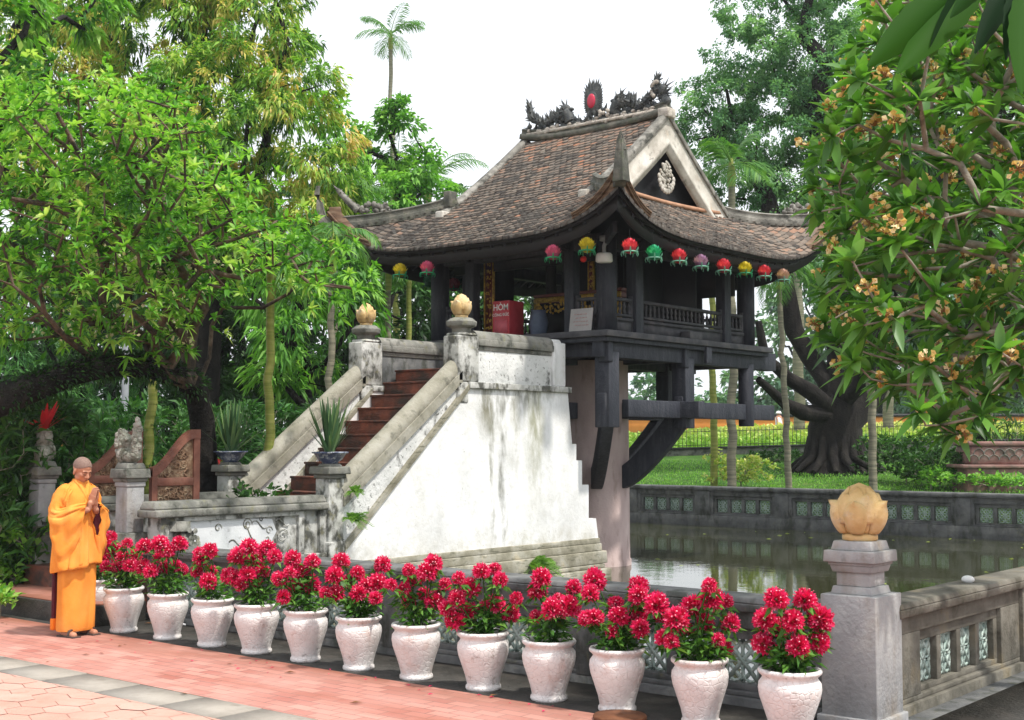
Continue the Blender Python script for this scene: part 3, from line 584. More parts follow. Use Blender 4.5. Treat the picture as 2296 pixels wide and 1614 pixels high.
# floor
m=MB(); m.box(FX0,FX1,FY0,FY1,FZ-.09,FZ); pb(m,'floor_slab','woodedge',bev=.006)
m=MB(); m.box(FX0+.06,FX1-.06,FY0+.06,FY1-.06,FZ-.16,FZ-.09)
for y in(15.54,17.55,19.58): m.box(FX0+.02,FX1-.30,y-.09,y+.09,FZ-.36,FZ-.16)
m.box(FX1-.08,FX1-.02,17.95,18.1,FZ-.36,FZ-.1)
pb(m,'floor_joists','wood',bev=.008)
m=MB()
for x in(-11.1,-12.72,-14.42): m.box(x-.10,x+.10,FY0+.1,20.46,3.02,3.32)
pb(m,'upper_beam','wood',bev=.01)
for x in(-11.1,-14.42):
    m=MB(); m.box(x-.06,x+.06,16.0,20.46,2.16,2.42); pb(m,'lower_beam','wood',bev=.01)
m=MB()
for y in(17.5,): m.box(-14.9,-10.7,y-.09,y+.09,2.16,2.42)
m.box(-12.82,-12.62,15.2,19.9,2.16,2.42); pb(m,'cross_beam','wood',bev=.01)
# hanging posts
for (x,y,sq) in((-11.1,15.54,1),(-14.42,15.54,1),(-11.1,17.6,1),(-14.42,17.6,1),(-11.1,19.58,0),(-14.42,19.58,0),(-12.72,15.5,1),(-12.72,19.6,1)):
    m=MB()
    if sq: m.box(x-.13,x+.13,y-.13,y+.13,2.0,3.1); m.box(x-.08,x+.08,y-.145,y+.08,2.0,2.5); m.box(x-.03,x+.15,y-.17,y-.05,2.95,3.33)
    else: m.lathe([(0,2.05),(.13,2.05),(.13,3.1),(0,3.1)],(x,y,0),20)
    pb(m,'hanging_post','wood',smooth=False,bev=.012)
# curved struts from the column to the hanging posts
def strut(x,y,z1=2.2):
    d=np.array([x-(-12.72),y-17.42]);L=np.hypot(*d);d/=L; P=[]
    for q in np.linspace(0,1,12):
        r=.52+(L-.50)*q; z=1.12+(z1-1.12)*(q**1.35); P.append((-12.72+d[0]*r,17.42+d[1]*r,z+.08))
    m=MB(); m.sweep(P,[(-.09,-.17),(.09,-.17),(.09,.17),(-.09,.17)]); pb(m,'curved_strut','wood',bev=.012)
for x,y in((-11.1,17.6),(-14.42,17.6),(-12.72,15.5),(-12.72,19.6)): strut(x,y)
for x,y in((-11.1,15.54),(-14.42,15.54)): strut(x,y,2.1)
# room posts
WX0,WX1,WY0,WY1=-14.42,-11.1,15.54,19.6; ZT=4.75
for (x,y) in((WX1,WY0),(WX0,WY0),(WX1,WY1),(WX0,WY1)):
    m=MB(); m.lathe([(0,FZ),(.15,FZ),(.15,ZT),(0,ZT)],(x,y,0),20); pb(m,'corner_post','wood',True)
for x in(-11.74,-13.72):
    m=MB(); m.box(x-.085,x+.085,WY0-.08,WY0+.09,FZ,ZT); pb(m,'front_post','wood',bev=.01)
for y in(16.27,18.86):
    m=MB(); m.box(WX1-.09,WX1+.09,y-.1,y+.1,FZ,ZT); pb(m,'side_post','wood',bev=.01)
    m=MB(); m.box(WX0-.09,WX0+.09,y-.1,y+.1,FZ,ZT); pb(m,'side_post','wood',bev=.01)
m=MB(); m.box(WX0-.1,WX1+.1,WY0-.07,WY0+.09,4.62,4.85);m.box(WX1-.08,WX1+.08,WY0,WY1,4.62,4.85);m.box(WX0-.08,WX0+.08,WY0,WY1,4.62,4.85);m.box(WX0-.1,WX1+.1,WY1-.08,WY1+.08,4.62,4.85)
pb(m,'head_beam','wood',bev=.008)
# brackets carrying the eave
for (x,y,dx,dy) in((-11.1,15.5,.62,-.62),(-14.42,15.5,-.62,-.62),(-11.1,19.6,.62,.62),(-14.42,19.6,-.62,.62),(-11.74,15.5,0,-.6),(-13.72,15.5,0,-.6),(-11.06,16.27,.62,0),(-11.06,18.86,.62,0)):
    m=MB(); m.bar((x,y,4.72),(x+dx,y+dy,4.80),.07,.16); pb(m,'eave_bracket','wood',bev=.008)
# interior partition walls (dark room set back), leaving daylight gaps at the sides
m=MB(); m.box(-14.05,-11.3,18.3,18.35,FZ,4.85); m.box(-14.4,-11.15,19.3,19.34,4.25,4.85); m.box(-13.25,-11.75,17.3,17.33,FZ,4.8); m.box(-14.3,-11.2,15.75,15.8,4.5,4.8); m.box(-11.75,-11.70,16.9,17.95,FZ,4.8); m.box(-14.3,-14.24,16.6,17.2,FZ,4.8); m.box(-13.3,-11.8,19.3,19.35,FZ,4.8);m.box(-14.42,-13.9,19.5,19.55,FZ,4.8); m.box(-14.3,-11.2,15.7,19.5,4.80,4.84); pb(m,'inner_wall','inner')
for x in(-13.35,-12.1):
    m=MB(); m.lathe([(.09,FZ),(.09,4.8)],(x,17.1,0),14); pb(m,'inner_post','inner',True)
# railings
def railing(a,b):
    a=np.array(a,float);b=np.array(b,float);L=np.linalg.norm(b-a);d=(b-a)/L;m=MB(); P=lambda q,z:(a[0]+d[0]*q,a[1]+d[1]*q,z)
    m.bar(P(0,3.90),P(L,3.90),.07,.05); m.bar(P(0,3.665),P(L,3.665),.07,.04);m.bar(P(0,3.60),P(L,3.60),.10,.05);m.bar(P(0,3.50),P(L,3.50),.05,.19)
    n=max(2,int(L/.115))
    for i in range(n):
        c=P((i+.5)*L/n,0); m.lathe([(.014,3.68),(.03,3.72),(.012,3.77),(.03,3.80),(.012,3.85),(.018,3.88)],(c[0],c[1],0),6)
    for q in(.0,L): m.bar(P(q,3.40),P(q,3.97),.06,.06,up=(1,0,0))
    pb(m,'railing','woodedge')
for x in(WX1,WX0):
    railing((x,15.70,0),(x,16.16,0)); railing((x,16.38,0),(x,18.75,0)); railing((x,18.97,0),(x,19.45,0))
railing((-11.62,WY0,0),(-11.28,WY0,0)); railing((-14.25,WY0,0),(-13.84,WY0,0)); railing((-14.2,WY1,0),(-11.3,WY1,0))
# block resting on the floor edge
m=MB(); m.box(FX1-.2,FX1-.02,17.45,17.82,FZ,FZ+.12); pb(m,'edge_block','woodedge',bev=.01)
# ---------------- roof
rf=bpy.data.objects.new('roof',None); COL.objects.link(rf); rf.parent=pg
def rb(mb,name,mat,smooth=False,bev=0): return mb.build(name,MT[mat],rf,smooth,bev,M=pgM)
ZE=4.74
def prof(d): return ZE+.60*d+.036*d*d
def surf(side,e,d,off=0.0):
    """side 0 front(-y) 1 right(+x) 2 back 3 left; e = signed distance along the eave, d = distance in from the eave"""
    H=(HX,HY,HX,HY)[side]; half=max(.05,H-min(d,DG)); en=min(1.0,abs(e)/half)
    fal=max(0,1-d/1.5)**1.5; lift=(.84 if (side==1 and e>0) or (side==2 and e<0) else .48)*en**4.5*fal; sw=.14*en**5*fal
    depth=(HY,HX,HY,HX)[side]-d+sw; ee=e+math.copysign(sw,e); z=prof(d)+lift+off
    if side==0: return (QX+ee,QY-depth,z)
    if side==2: return (QX-ee,QY+depth,z)
    if side==1: return (QX+depth,QY+ee,z)
    return (QX-depth,QY-ee,z)
def half_at(side,d):
    H=(HX,HY,HX,HY)[side]; return H-d if d<DG else (GX+.02)
tiles=MB()
def tiling(side):
    dmax=HY if side in(0,2) else DG+.02; tw=.118; dl=.084; Vs=[];Fs=[];ts=[]; r=0; d=-.03
    while d<dmax-.02:
        hw=half_at(side,max(0,d)); n=int(2*hw/tw)+2
        for i in range(n):
            e0=-hw+(i-.5*(r%2))*tw; e1=e0+tw*.97; a0=max(-hw,e0);a1=min(hw,e1)
            if a1-a0<.02: continue
            l=.028+rnd.uniform(0,.022); sk=rnd.uniform(-.007,.007)
            d1=min(d+dl*1.7,HY); am=(a0+a1)/2
            c=[surf(side,a0,d1,.004),surf(side,a1,d1,.004),surf(side,a1,d+.012+sk,l),surf(side,(a1+am)/2+.006,d-.004+sk,l+.001),surf(side,(a0+am)/2-.006,d-.004,l+.001),surf(side,a0,d+.012,l)]
            b=[surf(side,a1,d+.016,-.016),surf(side,(a1+am)/2,d+.004,-.016),surf(side,(a0+am)/2,d+.004,-.016),surf(side,a0,d+.016,-.016)]
            px=c[2]; nz=.5+.22*math.sin(px[0]*2.1+px[2]*1.3)*math.sin(px[1]*1.7+px[0])+.12*math.sin(px[0]*7+px[2]*9)
            redness=(.30 if side in(0,2) else .14)*max(0,(d-.3)/dmax)
            t=min(1,max(0,nz*.52+redness+rnd.gauss(0,.20)))
            k=len(Vs); Vs+=c+b
            Fs.append([k,k+5,k+4,k+3,k+2,k+1]); ts.append(t)
            Q.append((k+2,k+3,k+7,k+6));Q.append((k+3,k+4,k+8,k+7));Q.append((k+4,k+5,k+9,k+8)); qt.extend([t*.2]*3)  # butt faces tinted darker, so shade between the tile rows is painted in
        d+=dl*rnd.uniform(.96,1.04); r+=1
    return Vs,Fs,ts
for sd_ in range(4):
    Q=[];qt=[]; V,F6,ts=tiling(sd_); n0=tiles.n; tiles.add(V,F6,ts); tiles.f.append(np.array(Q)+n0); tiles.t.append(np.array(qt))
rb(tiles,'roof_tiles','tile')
def deck(off,name,mat,ov=0.0,inset=.02):
    m=MB()
    for side in range(4):
        dm=HY if side in(0,2) else DG; ds=np.linspace(inset,dm,22); 
        V=[];k=25
        for d in ds:
            hw=half_at(side,d)
            for j in range(k): V.append(surf(side,-hw+2*hw*j/(k-1),d,off))
        m.add(V,[(i*k+j,i*k+j+1,(i+1)*k+j+1,(i+1)*k+j) for i in range(len(ds)-1) for j in range(k-1)])
    rb(m,name,mat,True)
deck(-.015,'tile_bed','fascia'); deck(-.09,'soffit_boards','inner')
# eave board and purlin following the curve of the eave
for side in range(4):
    H=(HX,HY,HX,HY)[side]; m=MB(); es=np.linspace(-H+.03,H-.03,40)
    for (d0,zo,zu) in((.03,-.015,-.09),(.10,-.02,-.30)):
        hw=H-d0; V=[]
        for e in np.linspace(-hw,hw,40):
            a=np.array(surf(side,e,d0,0)); b=np.array(surf(side,e*(hw-.05)/hw,d0+.05,0)); b[2]=a[2]
            V+= [a+(0,0,zo),b+(0,0,zo),b+(0,0,zu),a+(0,0,zu)]
        m.add(V,[(4*i+p,4*i+(p+1)%4,4*i+4+(p+1)%4,4*i+4+p) for i in range(39) for p in range(4)])
    rb(m,'eave_board','fascia')
# rafters under the eave
m=MB()
for side in range(4):
    H=(HX,HY,HX,HY)[side]
    for e in np.arange(-H+.25,H-.2,.24):
        dmx=min(1.1,H-abs(e)); 
        if dmx<.2: continue
        m.bar(surf(side,e,.08,-.13),surf(side,e,dmx,-.13),.06,.07)
rb(m,'rafters','wood')
# hip ridges with upswept horn
def hip(sx,sy):
    P=[]
    for d in np.linspace(DG+.06,0,14):
        side=0 if sy<0 else 2; e=(HX-d)*(sx if side==0 else -sx); a=np.array(surf(side,e,d,.03)); P.append(a)
    o=np.array([sx*.7,sy*.7,0]); c=P[-1]
    for q in np.linspace(.15,1,8): P.append(c+o*((.30*(1-.45*q) if (sx,sy)!=(1,-1) else .12)*math.sin(q*1.5))+np.array([0,0,.16*q+.52*q**1.8-.06*math.sin(q*3)])*(1 if (sx,sy)!=(1,-1) else .62))
    sc=np.concatenate([np.ones(14),np.linspace(1,.30 if (sx,sy)!=(1,-1) else .8,8)])
    m=MB(); m.sweep(P,[(-.075,-.05),(.075,-.05),(.075,.05),(.045,.06),(.045,.12),(.062,.14),(.0,.17),(-.062,.14),(-.045,.12),(-.045,.06),(-.075,.05)],sc=sc)
    if (sx,sy)==(1,-1):
        q=P[-1]; m.box(q[0]-.085,q[0]+.085,q[1]-.085,q[1]+.085,q[2]-.42,q[2]+.04,top=.03)
        for k in range(9): aa=k*.7; m.tube([q+(.05*math.cos(aa),.05*math.sin(aa),0),q+(.045*math.cos(aa),.045*math.sin(aa),.06+.08*(k%3)/2),q+(.02*math.cos(aa+1),.02*math.sin(aa),.12+.14*(k%2))],[.025,.02,.003],5)
    rb(m,'hip_ridge','ridge' if (sx,sy)==(1,1) else 'ridgedark',bev=.006)
    # layered brown curl under the horn
    m=MB()
    for j in range(4):
        Pj=[]
        for sgn in(-1,1):
            pass
    for side in((0,1) if (sx,sy)==(1,-1) else (0,3) if (sx,sy)==(-1,-1) else (1,2) if (sx,sy)==(1,1) else (2,3)):
        H=(HX,HY,HX,HY)[side]; sg={0:sx,1:sy,2:-sx,3:-sy}[side]
        for j,(zo,th) in enumerate(((.035,.03),(.075,.028),(.11,.026))):
            P=[np.array(surf(side,sg*e,-.012-.01*j,zo+.20*max(0,(e-(H-.75))/.75)**2.2)) for e in np.linspace(H-.75,H-.0,12)]
            m.sweep(P,[(-.02,-.012),(.02,-.012),(.02,.012),(-.02,.012)])
        V=[]
        for e in np.linspace(H-.75,H,12):
            a=np.array(surf(side,sg*e,0,.0)); up_=.34*max(0,(e-(H-.75))/.75)**2.0; b=np.array(surf(side,sg*min(e,H-.12),.12,.05)); V+=[a,a+np.array([0,0,up_+.02]),b+np.array([0,0,up_*.9])]
        m.add(V,[(3*i,3*i+3,3*i+4,3*i+1) for i in range(11)]+[(3*i+1,3*i+4,3*i+5,3*i+2) for i in range(11)])
    rb(m,'eave_curl','hipbrown')
    return c,o
hips=[hip(sx,sy) for sx,sy in((1,-1),(-1,-1),(1,1),(-1,1))]
# gables
zr=prof(HY); 
for sx in(1,-1):
    xg=QX+sx*GX
    ds=np.linspace(DG-.25,HY,14); rake=[(d,prof(d)) for d in ds]
    def gp(sy,d,z,x): return (x,QY+sy*(HY-d),z)
    for sy in(-1,1):
        P=[gp(sy,d,prof(d)+.07,xg+sx*.02) for d in ds]
        m=MB(); m.sweep(P,[(-.085,-.07),(.085,-.07),(.085,.0),(.045,.035),(-.045,.035),(-.085,.0)]); rb(m,'gable_coping','ridge' ,bev=.006)
        # broad white bargeboard with moulded inner edge
        m=MB(); V=[]
        for d in ds:
            top=prof(d)+.0; 
            for (zz,xx) in((top,.075),(top-.36,.055),(top-.36,.10),(top-.44,.095),(top-.48,.05),(top-.54,.05),(top-.54,.0)):
                V.append(gp(sy,d,zz,xg+sx*xx))
        k=7; m.add(V,[(i*k+j,i*k+j+1,(i+1)*k+j+1,(i+1)*k+j) for i in range(len(ds)-1) for j in range(k-1)]); m.add(V[:k],[list(range(k))]); 
        rb(m,'bargeboard','gable')
        # cracked end block of the rake
        m=MB(); d0=DG-.25; a=np.array(gp(sy,d0,prof(d0),xg)); m.box(a[0]-.07,a[0]+.09,a[1]-.10+(-.02 if sy<0 else .02),a[1]+.10,a[2]-.28,a[2]+.10); rb(m,'rake_end','gable',bev=.02)
    m=MB(); n=len(ds); Pb=[gp(-1,d,prof(d)-.02,xg-sx*.16) for d in ds]+[gp(1,d,prof(d)-.02,xg-sx*.16) for d in ds[::-1]]
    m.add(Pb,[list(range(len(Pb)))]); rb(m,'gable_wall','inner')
    # carved hanging ornament
    m=MB(); zc=zr-.98
    for k in range(11):
        a=math.pi*(k/10)+math.pi; m.ell((xg+sx*.03,QY+.21*math.cos(a),zc+.20*math.sin(a)*1.1),(.022,.045,.05),8,6)
    for k in range(60): yy=rnd.uniform(-.17,.17); m.ell((xg+sx*.03,QY+yy,zc+rnd.uniform(-.16,.30-abs(yy)*.9)),(.02,.028,.03),7,5)
    m.box(xg+sx*.0-.01,xg+sx*.0+.01,QY-.09,QY+.09,zc-.12,zc+.16); rb(m,'gable_ornament','gable')
    # curved foot band where the skirt roof meets the gable
    P=[(xg+sx*.03,QY+y,prof(DG)+.06+.07*(abs(y)/1.8)**2) for y in np.linspace(-1.84,1.84,20)]
    m=MB(); m.sweep(P,[(-.04,-.05),(.04,-.05),(.04,.0),(0,.02),(-.04,.0)]); rb(m,'foot_band','footband')
# main ridge
rz0=zr
m=MB(); P=[(QX+x,QY,rz0+.02+.10*(abs(x)/GX)**3) for x in np.linspace(-GX-.06,GX+.10,24)]
m.sweep(P,[(-.10,-.06),(.10,-.06),(.10,.03),(.06,.04),(.06,.09),(.08,.10),(.05,.13),(-.05,.13),(-.08,.10),(-.06,.09),(-.06,.04),(-.10,.03)]); rb(m,'main_ridge','ridgedark')
m=MB(); m.box(QX-GX*.95,QX+GX*.9,QY-.085,QY-.055,rz0+.10,rz0+.15)
for k in range(46):
    x=rnd.uniform(-GX*.95,GX*.9); m.ell((QX+x,QY-.06,rz0+.15+rnd.uniform(-.05,.05)),(rnd.uniform(.03,.07),.03,rnd.uniform(.02,.04)),8,5)
for k in range(9):
    m.ell((QX+.30+rnd.uniform(-.1,.1),QY-.08,rz0+.22+rnd.uniform(-.07,.07)),(.035,.03,.035),8,5)
rb(m,'ridge_scrolls','paledragon')
def spike(m,p,d,l,r):
    d=np.array(d,float);d/=np.linalg.norm(d); m.tube([p,np.array(p)+d*l*.5,np.array(p)+d*l],[r,r*.6,.002],5,cap=False)
m=MB(); m.box(QX-GX*.97,QX+GX*.92,QY-.05,QY+.05,rz0+.11,rz0+.19)
for k in range(230):
    x=rnd.uniform(-GX*.97,GX*.92); hgt=.10+.16*abs(math.sin(x*3.3+.6))+.05*math.sin(x*9); p=(QX+x,QY+rnd.uniform(-.05,.05),rz0+.15+rnd.random()*hgt*.6)
    spike(m,p,(rnd.uniform(-1,1),rnd.uniform(-.7,.7),rnd.uniform(.1,1.2)),rnd.uniform(.08,.17),rnd.uniform(.02,.034))
    if k%3==0: m.ell(p,(rnd.uniform(.03,.06),.04,rnd.uniform(.03,.05)),7,5)
rb(m,'ridge_foliage','dragon')
# ---------------- ridge dragons (built flat enough to sit on the ridge, but round)
def spike(m,p,d,l,r):
    d=np.array(d,float);d/=np.linalg.norm(d); m.tube([p,np.array(p)+d*l*.5,np.array(p)+d*l],[r,r*.6,.002],5,cap=False)
def dragon(name,xh,xt,sg,mat='dragon'):
    """xh = head x, xt = tail x; body humps along the ridge, tail rises at the end"""
    m=MB(); Z=rz0+.13; n=40; P=[];R=[]
    for i in range(n):
        q=i/(n-1); x=xh+(xt-xh)*q
        z=Z+.10+.13*abs(math.sin(q*math.pi*1.55+.35))*(1.25 if q>.4 else 1)+(.0 if q<.86 else (q-.86)/.14*.30)
        if q<.14: z=Z+.10+.20*math.sin(q/.14*1.6)
        P.append((QX+x+(sg*(-.06)*max(0,(q-.9)/.1)),QY,z)); R.append(.075*(1-.30*q)+(.02 if q<.14 else 0))
    m.tube(P,R,8)
    for i in range(3,n-1):
        p=np.array(P[i]); spike(m,p+(0,0,R[i]*.6),(rnd.uniform(-.5,.5)+sg*.3,0,1),rnd.uniform(.10,.18),.03)
        for kk in range(3): spike(m,p,(rnd.uniform(-.8,.8),rnd.choice((-.6,.6)),rnd.uniform(-.7,.6)),rnd.uniform(.09,.16),.028)
    h=np.array(P[4])+(-sg*(-.02),0,.06); s=-sg
    m.ell(tuple(h),(.10,.06,.07),10,8); m.ell(tuple(h+(s*-.0+sg*-.11,0,-.03)),(.07,.045,.035),10,6)
    for k in range(12): spike(m,h+(0,rnd.uniform(-.04,.04),.02),(sg*rnd.uniform(.1,1.2),rnd.uniform(-.4,.4),rnd.uniform(-.5,1)),rnd.uniform(.12,.22),.022)
    for k in range(5): spike(m,h+(-sg*.05,0,-.05),(-sg*rnd.uniform(.0,.6),rnd.uniform(-.3,.3),-1),rnd.uniform(.12,.2),.015)
    # curled tail or neck fan at the end
    e=np.array(P[-1])
    for k in range(16):
        a=rnd.uniform(-.2,2.6); spike(m,e+(0,0,-rnd.uniform(0,.24)),(sg*math.cos(a)*.7,rnd.uniform(-.2,.2),abs(math.sin(a))+.2),rnd.uniform(.08,.17),.024)
    # legs
    for q in(.3,.55,.72):
        p=np.array(P[int(q*n)]); m.tube([p,p+(.03,-.02,-.08),p+(-.02,-.03,-.18)],[.03,.022,.03],6)
    o=rb(m,name,mat); return o
dragon('ridge_dragon',-.44,-1.42,-1); dragon('ridge_dragon',.44,1.36,1)
m=MB(); e0=np.array([QX+1.42,QY,rz0+.46])   # big curled head at the right end of the ridge
for k in range(7): m.ell(tuple(e0+(rnd.uniform(-.1,.1),rnd.uniform(-.05,.05),rnd.uniform(-.28,.12))),(rnd.uniform(.06,.10),.06,rnd.uniform(.06,.1)),9,7)
for k in range(40): a=rnd.uniform(0,6.28); spike(m,e0+(0,0,rnd.uniform(-.3,.1)),(math.cos(a),rnd.uniform(-.4,.4),math.sin(a)+.3),rnd.uniform(.12,.24),.022)
rb(m,'ridge_end_dragon_head','dragon')
m=MB()
for k in range(14): a=rnd.uniform(1.2,4.2); m.ell(tuple(e0+(-.11+.09*math.cos(a),-.05,.02+.12*math.sin(a))),(.035,.03,.035),7,5)
rb(m,'dragon_mane','paledragon')
m=MB(); m.box(QX+1.38,QX+1.58,QY-.12,QY+.12,rz0-.02,rz0+.14); rb(m,'ridge_end_block','paledragon',bev=.02)
# flaming pearl
m=MB(); c=np.array([QX+.02,QY,rz0+.50])
m.ell(tuple(c),(.14,.07,.20),16,10)
for k in range(30):
    a=-math.pi*.35+k/29*math.pi*1.7; d=(math.cos(a),rnd.uniform(-.1,.1),math.sin(a)+.55); spike(m,c+(math.cos(a)*.12,0,math.sin(a)*.17),d,.10+.20*max(0,math.sin(a))**2*rnd.uniform(.6,1.2),.04)
for q in(-1,1): m.tube([c+(q*.02,0,-.16),c+(q*.1,0,-.28),c+(q*.16,0,-.38)],[.05,.05,.07],8)
rb(m,'flaming_pearl','dragon')
m=MB(); m.ell(tuple(c+(0,-.055,-.0)),(.085,.035,.125),16,10); MT['redmirror']=mcol('red_glass',(.55,.03,.07),.15); rb(m,'red_mirror','redmirror',True)
# pale beast ornaments on the hips
for (c0,o),(sx,sy) in zip(hips,((1,-1),(-1,-1),(1,1),(-1,1))):
    if (sx,sy)==(1,-1): continue
    d=.45; side=0 if sy<0 else 2; b=np.array(surf(side,(HX-d)*(sx if side==0 else -sx),d,.22)); m=MB()
    for k in range(18): q=rnd.random(); m.ell(tuple(b+o*(q-.5)*.55+(0,0,rnd.uniform(0,.12))),(.05,.05,rnd.uniform(.03,.07)),7,5)
    for k in range(16): spike(m,b+o*rnd.uniform(-.3,.3),(rnd.uniform(-1,1),rnd.uniform(-1,1),rnd.uniform(.1,1)),rnd.uniform(.08,.15),.025)
    P=[b+o*(.25+.35*q)+(0,0,.02+.34*q**1.2) for q in np.linspace(0,1,7)]; m.tube(P,[.07,.065,.06,.055,.05,.045,.03],7)
    for k in range(14): p=P[rnd.randrange(7)]; spike(m,p,(rnd.uniform(-1,1),rnd.uniform(-1,1),rnd.uniform(0,1)),.09,.022)
    rb(m,'hip_ornament','ridge')
# small square post on the left rake foot and dark end bead
b=np.array(surf(0,-GX,DG,.14)); m=MB(); m.box(b[0]-.07,b[0]+.07,b[1]-.16,b[1]+.02,b[2]-.14,b[2]+.12); rb(m,'rake_foot_post','ridgedark',bev=.01)
# ============================================================ THINGS IN AND ON THE PAGODA
def at_y(x,y,Y): return ony(x,y,Y)
# altar
t=thing('altar_table','altar table with gilded carved apron inside the pagoda','altar',(-12.35,16.35,FZ))
m=MB(); m.box(-.78,.95,0,.6,.70,.745); m.box(-.74,.91,.02,.58,.60,.70); m.build('top',MT['redlac'],t,bev=.006)
m=MB(); m.box(-.76,.93,-.012,.02,.61,.69); m.box(-.76,-.70,-.01,.04,.0,.6); m.box(.87,.93,-.01,.04,0,.6)
for k in range(150):
    x=rnd.uniform(-.7,.87); u=abs(math.sin((x+.7)*4.0)); zz=.60-rnd.random()*(.10+.16*u*(.6+.4*math.sin(x*9))); m.ell((x,-.005,zz),(rnd.uniform(.012,.03),.014,rnd.uniform(.012,.03)),7,5)
for k in range(40): m.ell((rnd.choice((-.68,.85))+rnd.uniform(-.02,.03),0,rnd.uniform(.1,.6)),(.02,.014,.03),6,4)
m.build('gilded_apron',MT['gold'],t)
m=MB(); m.box(-.76,.93,.04,.56,0,.6); m.build('carcass',MT['inner'],t)
o=MB().lathe([(0,0),(.10,0),(.13,.08),(.15,.25),(.12,.36),(.11,.42),(.13,.44),(.11,.44),(.09,.36),(0,.36)],(0,0,0),20).build('ceramic_jar',mcol('grey_blue_glaze',(.10,.13,.20)) ,None,True)
p=ony(1208,735,15.95); o.location=(p[0],p[1],FZ); tag(o,'dark grey blue ceramic jar on the floor under the altar apron','jar')
# donation box
bx=ony(1108,700,15.62); t=thing('donation_box','red painted donation box with white lettering','box',(bx[0]+.14,15.62,FZ+.0))
MB().box(-.17,.17,0,.36,.04,.60).build('body',MT['redbox'],t,bev=.006)
m=MB(); m.box(-.13,.13,-.006,.0,.10,.30); m.build('front_panel',mcol('pink_panel',(.66,.13,.17)),t)
m=MB(); [m.box(a,a+.04,.02,.06,0,.04) for a in(-.15,.11)]; [m.box(a,a+.04,.30,.34,0,.04) for a in(-.15,.11)]; m.build('feet',MT['redbox'],t)
def text(parent,body,size,loc,rot,mat,name='lettering',align='CENTER'):
    cu=bpy.data.curves.new('t','FONT'); cu.body=body; cu.size=size; cu.align_x=align; cu.extrude=.001; cu.offset=size*.012
    o=bpy.data.objects.new('t',cu); COL.objects.link(o); bpy.context.view_layer.update()
    me=bpy.data.meshes.new_from_object(o.evaluated_get(bpy.context.evaluated_depsgraph_get())); bpy.data.objects.remove(o)
    me.materials.clear(); me.materials.append(mat); q=bpy.data.objects.new(name,me); COL.objects.link(q); q.parent=parent; q.location=loc; q.rotation_euler=rot; return q
text(t,'HÒM',.135,(0,-.004,.455),(math.pi/2,0,0),MT['whitepaint']); text(t,'CÔNG ĐỨC',.062,(0,-.004,.36),(math.pi/2,0,0),MT['whitepaint'])
# gilded couplet boards
def couplet(label,px,Y,z0,z1,w):
    p=ony(px,650,Y); t=thing('couplet_board',label,'board',(p[0],Y,z0),'gilded couplet boards')
    MB().box(-w/2,w/2,0,.03,0,z1-z0).build('board',MT['redlac'],t)
    m=MB(); m.box(-w/2-.015,-w/2+.01,-.01,.035,0,z1-z0); m.box(w/2-.01,w/2+.015,-.01,.035,0,z1-z0)
    z=.08
    while z<z1-z0-.08:
        for k in range(9): m.ell((rnd.uniform(-.3,.3)*w,-.004,z+rnd.uniform(-.035,.035)),(.008+.1*w*rnd.random(),.006,.008+.012*rnd.random()),6,4)
        z+=.115
    m.build('gilding',MT['gold'],t)
couplet('tall dark red board with gold trim left of the red donation box',1096,15.75,FZ,4.78,.17); couplet('narrow gold lettered board behind the post at the front right corner',1325,16.6,FZ+.55,4.8,.09)
# leaning sign
p=ony(1305,738,15.36); t=thing('notice_board','grey notice board with faint red writing leaning at the corner post','sign',(p[0],15.30,FZ)); t.rotation_euler=(-.16,0,.0)
MB().box(-.2,.2,0,.02,.0,.35).build('board',MT['signgrey'],t,bev=.003)
m=MB()
for r in range(4):
    x=-.13+.03*(r%2)
    while x<.11:
        l=rnd.uniform(.02,.05); m.box(x,x+l,-.003,.001,.255-r*.055,.268-r*.055); x+=l+.014
m.build('faded_writing',mcol('faded_red',(.42,.25,.25)),t)
# floodlight on the front right corner post
t=thing('corner_floodlight','white round floodlight hanging under the front right eave corner','lamp',(-11.0,15.34,4.42))
m=MB(); m.lathe([(0,.10),(.10,.10),(.118,.08),(.125,-.02),(.105,-.035),(0,-.035)],(0,0,0),20); m.build('housing',MT['whitepaint'],t,True)
m=MB(); m.tube([(0,0,.1),(0,0,.2),(.03,.03,.32)],.03,8); m.box(-.06,.08,-.03,.05,.28,.36); m.build('bracket',MT['metal'],t)
